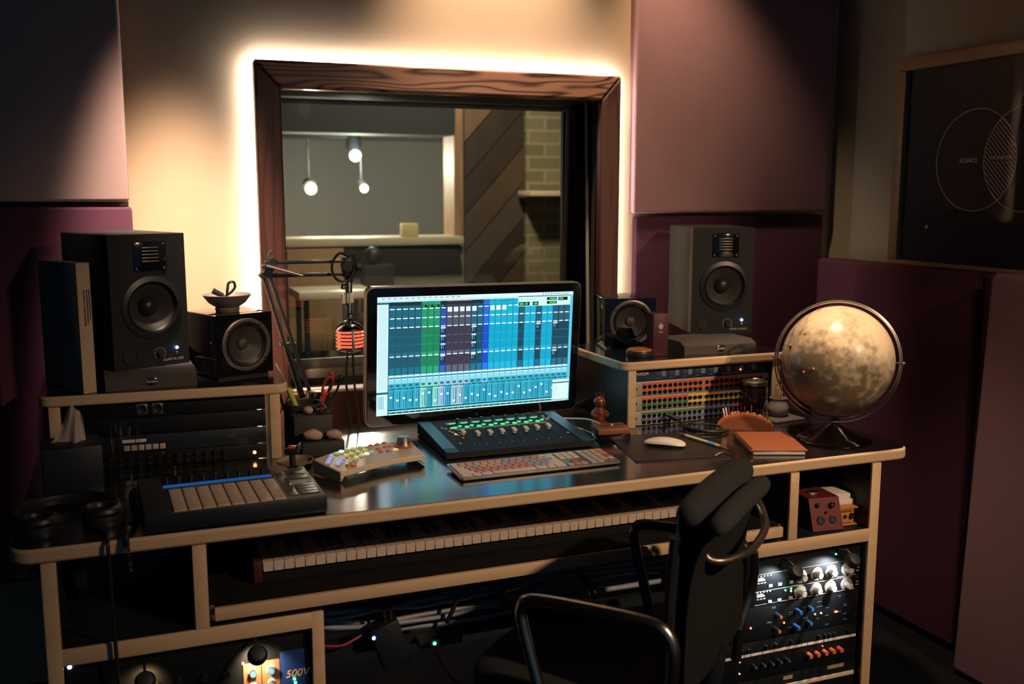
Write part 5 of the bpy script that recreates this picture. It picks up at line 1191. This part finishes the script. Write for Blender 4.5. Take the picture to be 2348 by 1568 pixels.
# ------------------------------------------------------------------ chair
ch = thing('office_chair', 'black mesh office chair with chrome tube arms in front of the desk', 'chair', (0, 0, 0))
Lv, Fv = VEC((.765, .643, 0)), VEC((-.643, .765, 0)); O = VEC((1.045, 1.701, 0))      # O below the seat centre rear
def CP(l, f_, z): p = O + Lv*l + Fv*f_; return VEC((p.x, p.y, z))
for s_, nm in ((-1, 'near'), (1, 'far')):
    l = -.262*1 if s_ < 0 else .262
    k_ = 1 if s_ < 0 else .88
    part('arm', MB().tube([CP(l, .17*k_, .37), CP(l, .20*k_, .47), CP(l, .238*k_, .60), CP(l, .240*k_, .638), CP(l, .215*k_, .658), CP(l, .09*k_, .664), CP(l, -.02*k_, .662), CP(l, -.058*k_, .648), CP(l, -.072*k_, .60), CP(l, -.06*k_, .48), CP(l, -.05*k_, .37)], .0125, 12), mat('worn_chrome_tube', (.50, .44, .38), .27, 1) if s_ < 0 else mat('shaded_chrome_tube', (.10, .10, .105), .25, .9), ch)  # far arm: same chrome tube, its colour darkened as shade
sm2 = MB(); rings = []
for rr, zz in ((0, .452), (.5, .452), (.82, .458), (.95, .456), (1.0, .440), (1.0, .415), (.94, .392), (.6, .388), (0, .388)):
    if rr == 0: rings.append([sm2.b.verts.new(CP(0, .215, zz))]); continue
    rg = []
    for k in range(40):
        a = 2*pi*k/40; ca, sa = cos(a), sin(a); q = (abs(ca)**4+abs(sa)**4)**-.25
        f2 = .215*sa*q*rr; rg.append(sm2.b.verts.new(CP(.225*ca*q*rr, .215+f2, zz-.022*max(0, f2/.215-.55)*2)))
    rings.append(rg)
for A, B in zip(rings, rings[1:]):
    for k in range(40):
        k2 = (k+1) % 40
        if len(A) == 1: sm2.b.faces.new((A[0], B[k], B[k2]))
        elif len(B) == 1: sm2.b.faces.new((A[k], B[0], A[k2]))
        else: sm2.b.faces.new((A[k], B[k], B[k2], A[k2]))
for f in sm2.b.faces: f.smooth = True
part('seat', sm2, M_seatf, ch, 60)
part('seat_pan', MB().box(-.18, .18, -.18, .18, .365, .385, .01, M=Matrix.Translation(CP(0, .20, 0)) @ Matrix.Rotation(math.atan2(Lv.y, Lv.x), 4, 'Z')), M_black, ch)
def bfn(u, v):
    e = (u-.5)*2; l = e*(.205-.012*(1-v)); f_ = -.048-.018*v*v+.012*e*e
    return CP(l, f_, .47+.385*v)
part('backrest', MB().grid(bfn, 14, 16, thick=.012), M_mesh, ch, 60)
fr_ = MB(); fr_.tube([bfn(0, v/9) for v in range(9)], .011, 8); fr_.tube([bfn(1, v/9) for v in range(9)], .011, 8); fr_.tube([bfn(u/6, 0) for u in range(7)], .012, 8)
part('back_frame', fr_, M_satin, ch)
def mfn2(u, v):
    e = (u-.5)*2; return CP(e*(.192+.008*(1-v)), -.072-.053*v**5-.006*(1-e*e), .49+.35*v)
part('rear_membrane', MB().grid(mfn2, 12, 14, thick=.004), mat('grey_mesh_fabric', (.018, .018, .018), .9, bump=.5, bscale=900), ch, 60)
rollm = mat('black_felt', (.020, .023, .024), .95, bump=.5, bscale=500)
for f0, z0, l0, l1, r_ in ((-.068, .850, -.175, .165, .032), (-.130, .846, -.205, .098, .0215)):
    part('head_roll', MB().tube([CP(l0, f0, z0), CP((l0+l1)/2, f0, z0+.004), CP(l1, f0, z0)], lambda t, r=r_: r*(.82+.18*min(1, 6*min(t, 1-t))), 16, smooth=10).sphere(CP(l0, f0, z0), r_*.82).sphere(CP(l1, f0, z0), r_*.82), rollm, ch)
part('lumbar_tube', MB().tube([CP(.225, -.080, .785), CP(.236, -.088, .763), CP(.19, -.112, .755), CP(.132, -.132, .746), CP(.04, -.145, .748), CP(-.05, -.145, .751), CP(-.109, -.117, .747), CP(-.130, -.090, .753), CP(-.125, -.078, .775)], .0085, 10), mat('bronze_tube', (.16, .13, .11), .3, .8), ch)
part('side_rail', MB().tube([CP(.169, -.100, .672), CP(.222, -.090, .610), CP(.235, -.080, .55), CP(.21, -.060, .47)], .010, 10, flat=.5), M_steel, ch)
part('back_bracket', MB().tube([CP(0, -.07, .50), CP(0, -.05, .42), CP(0, .08, .375)], .022, 10), M_black, ch)
part('gas_column', MB().cyl(CP(0, .20, .10), CP(0, .20, .366), .025), M_black, ch)
for k in range(5):
    a = 2*pi*k/5+.3; d = VEC((cos(a), sin(a), 0)); c0 = CP(0, .20, .09); e_ = c0+d*.29; e_.z = .066
    lg = part('base_leg', MB().tube([c0+d*.02, e_], lambda t: .022-.008*t, 8, smooth=0), M_black, ch)
    n_ = d.cross(VEC((0, 0, 1))); e2 = e_.copy(); e2.z = .03
    part('castor', MB().cyl(e2-n_*.022, e2+n_*.022, .03, n=16).cyl(e2, e_, .008), M_rubber, lg)
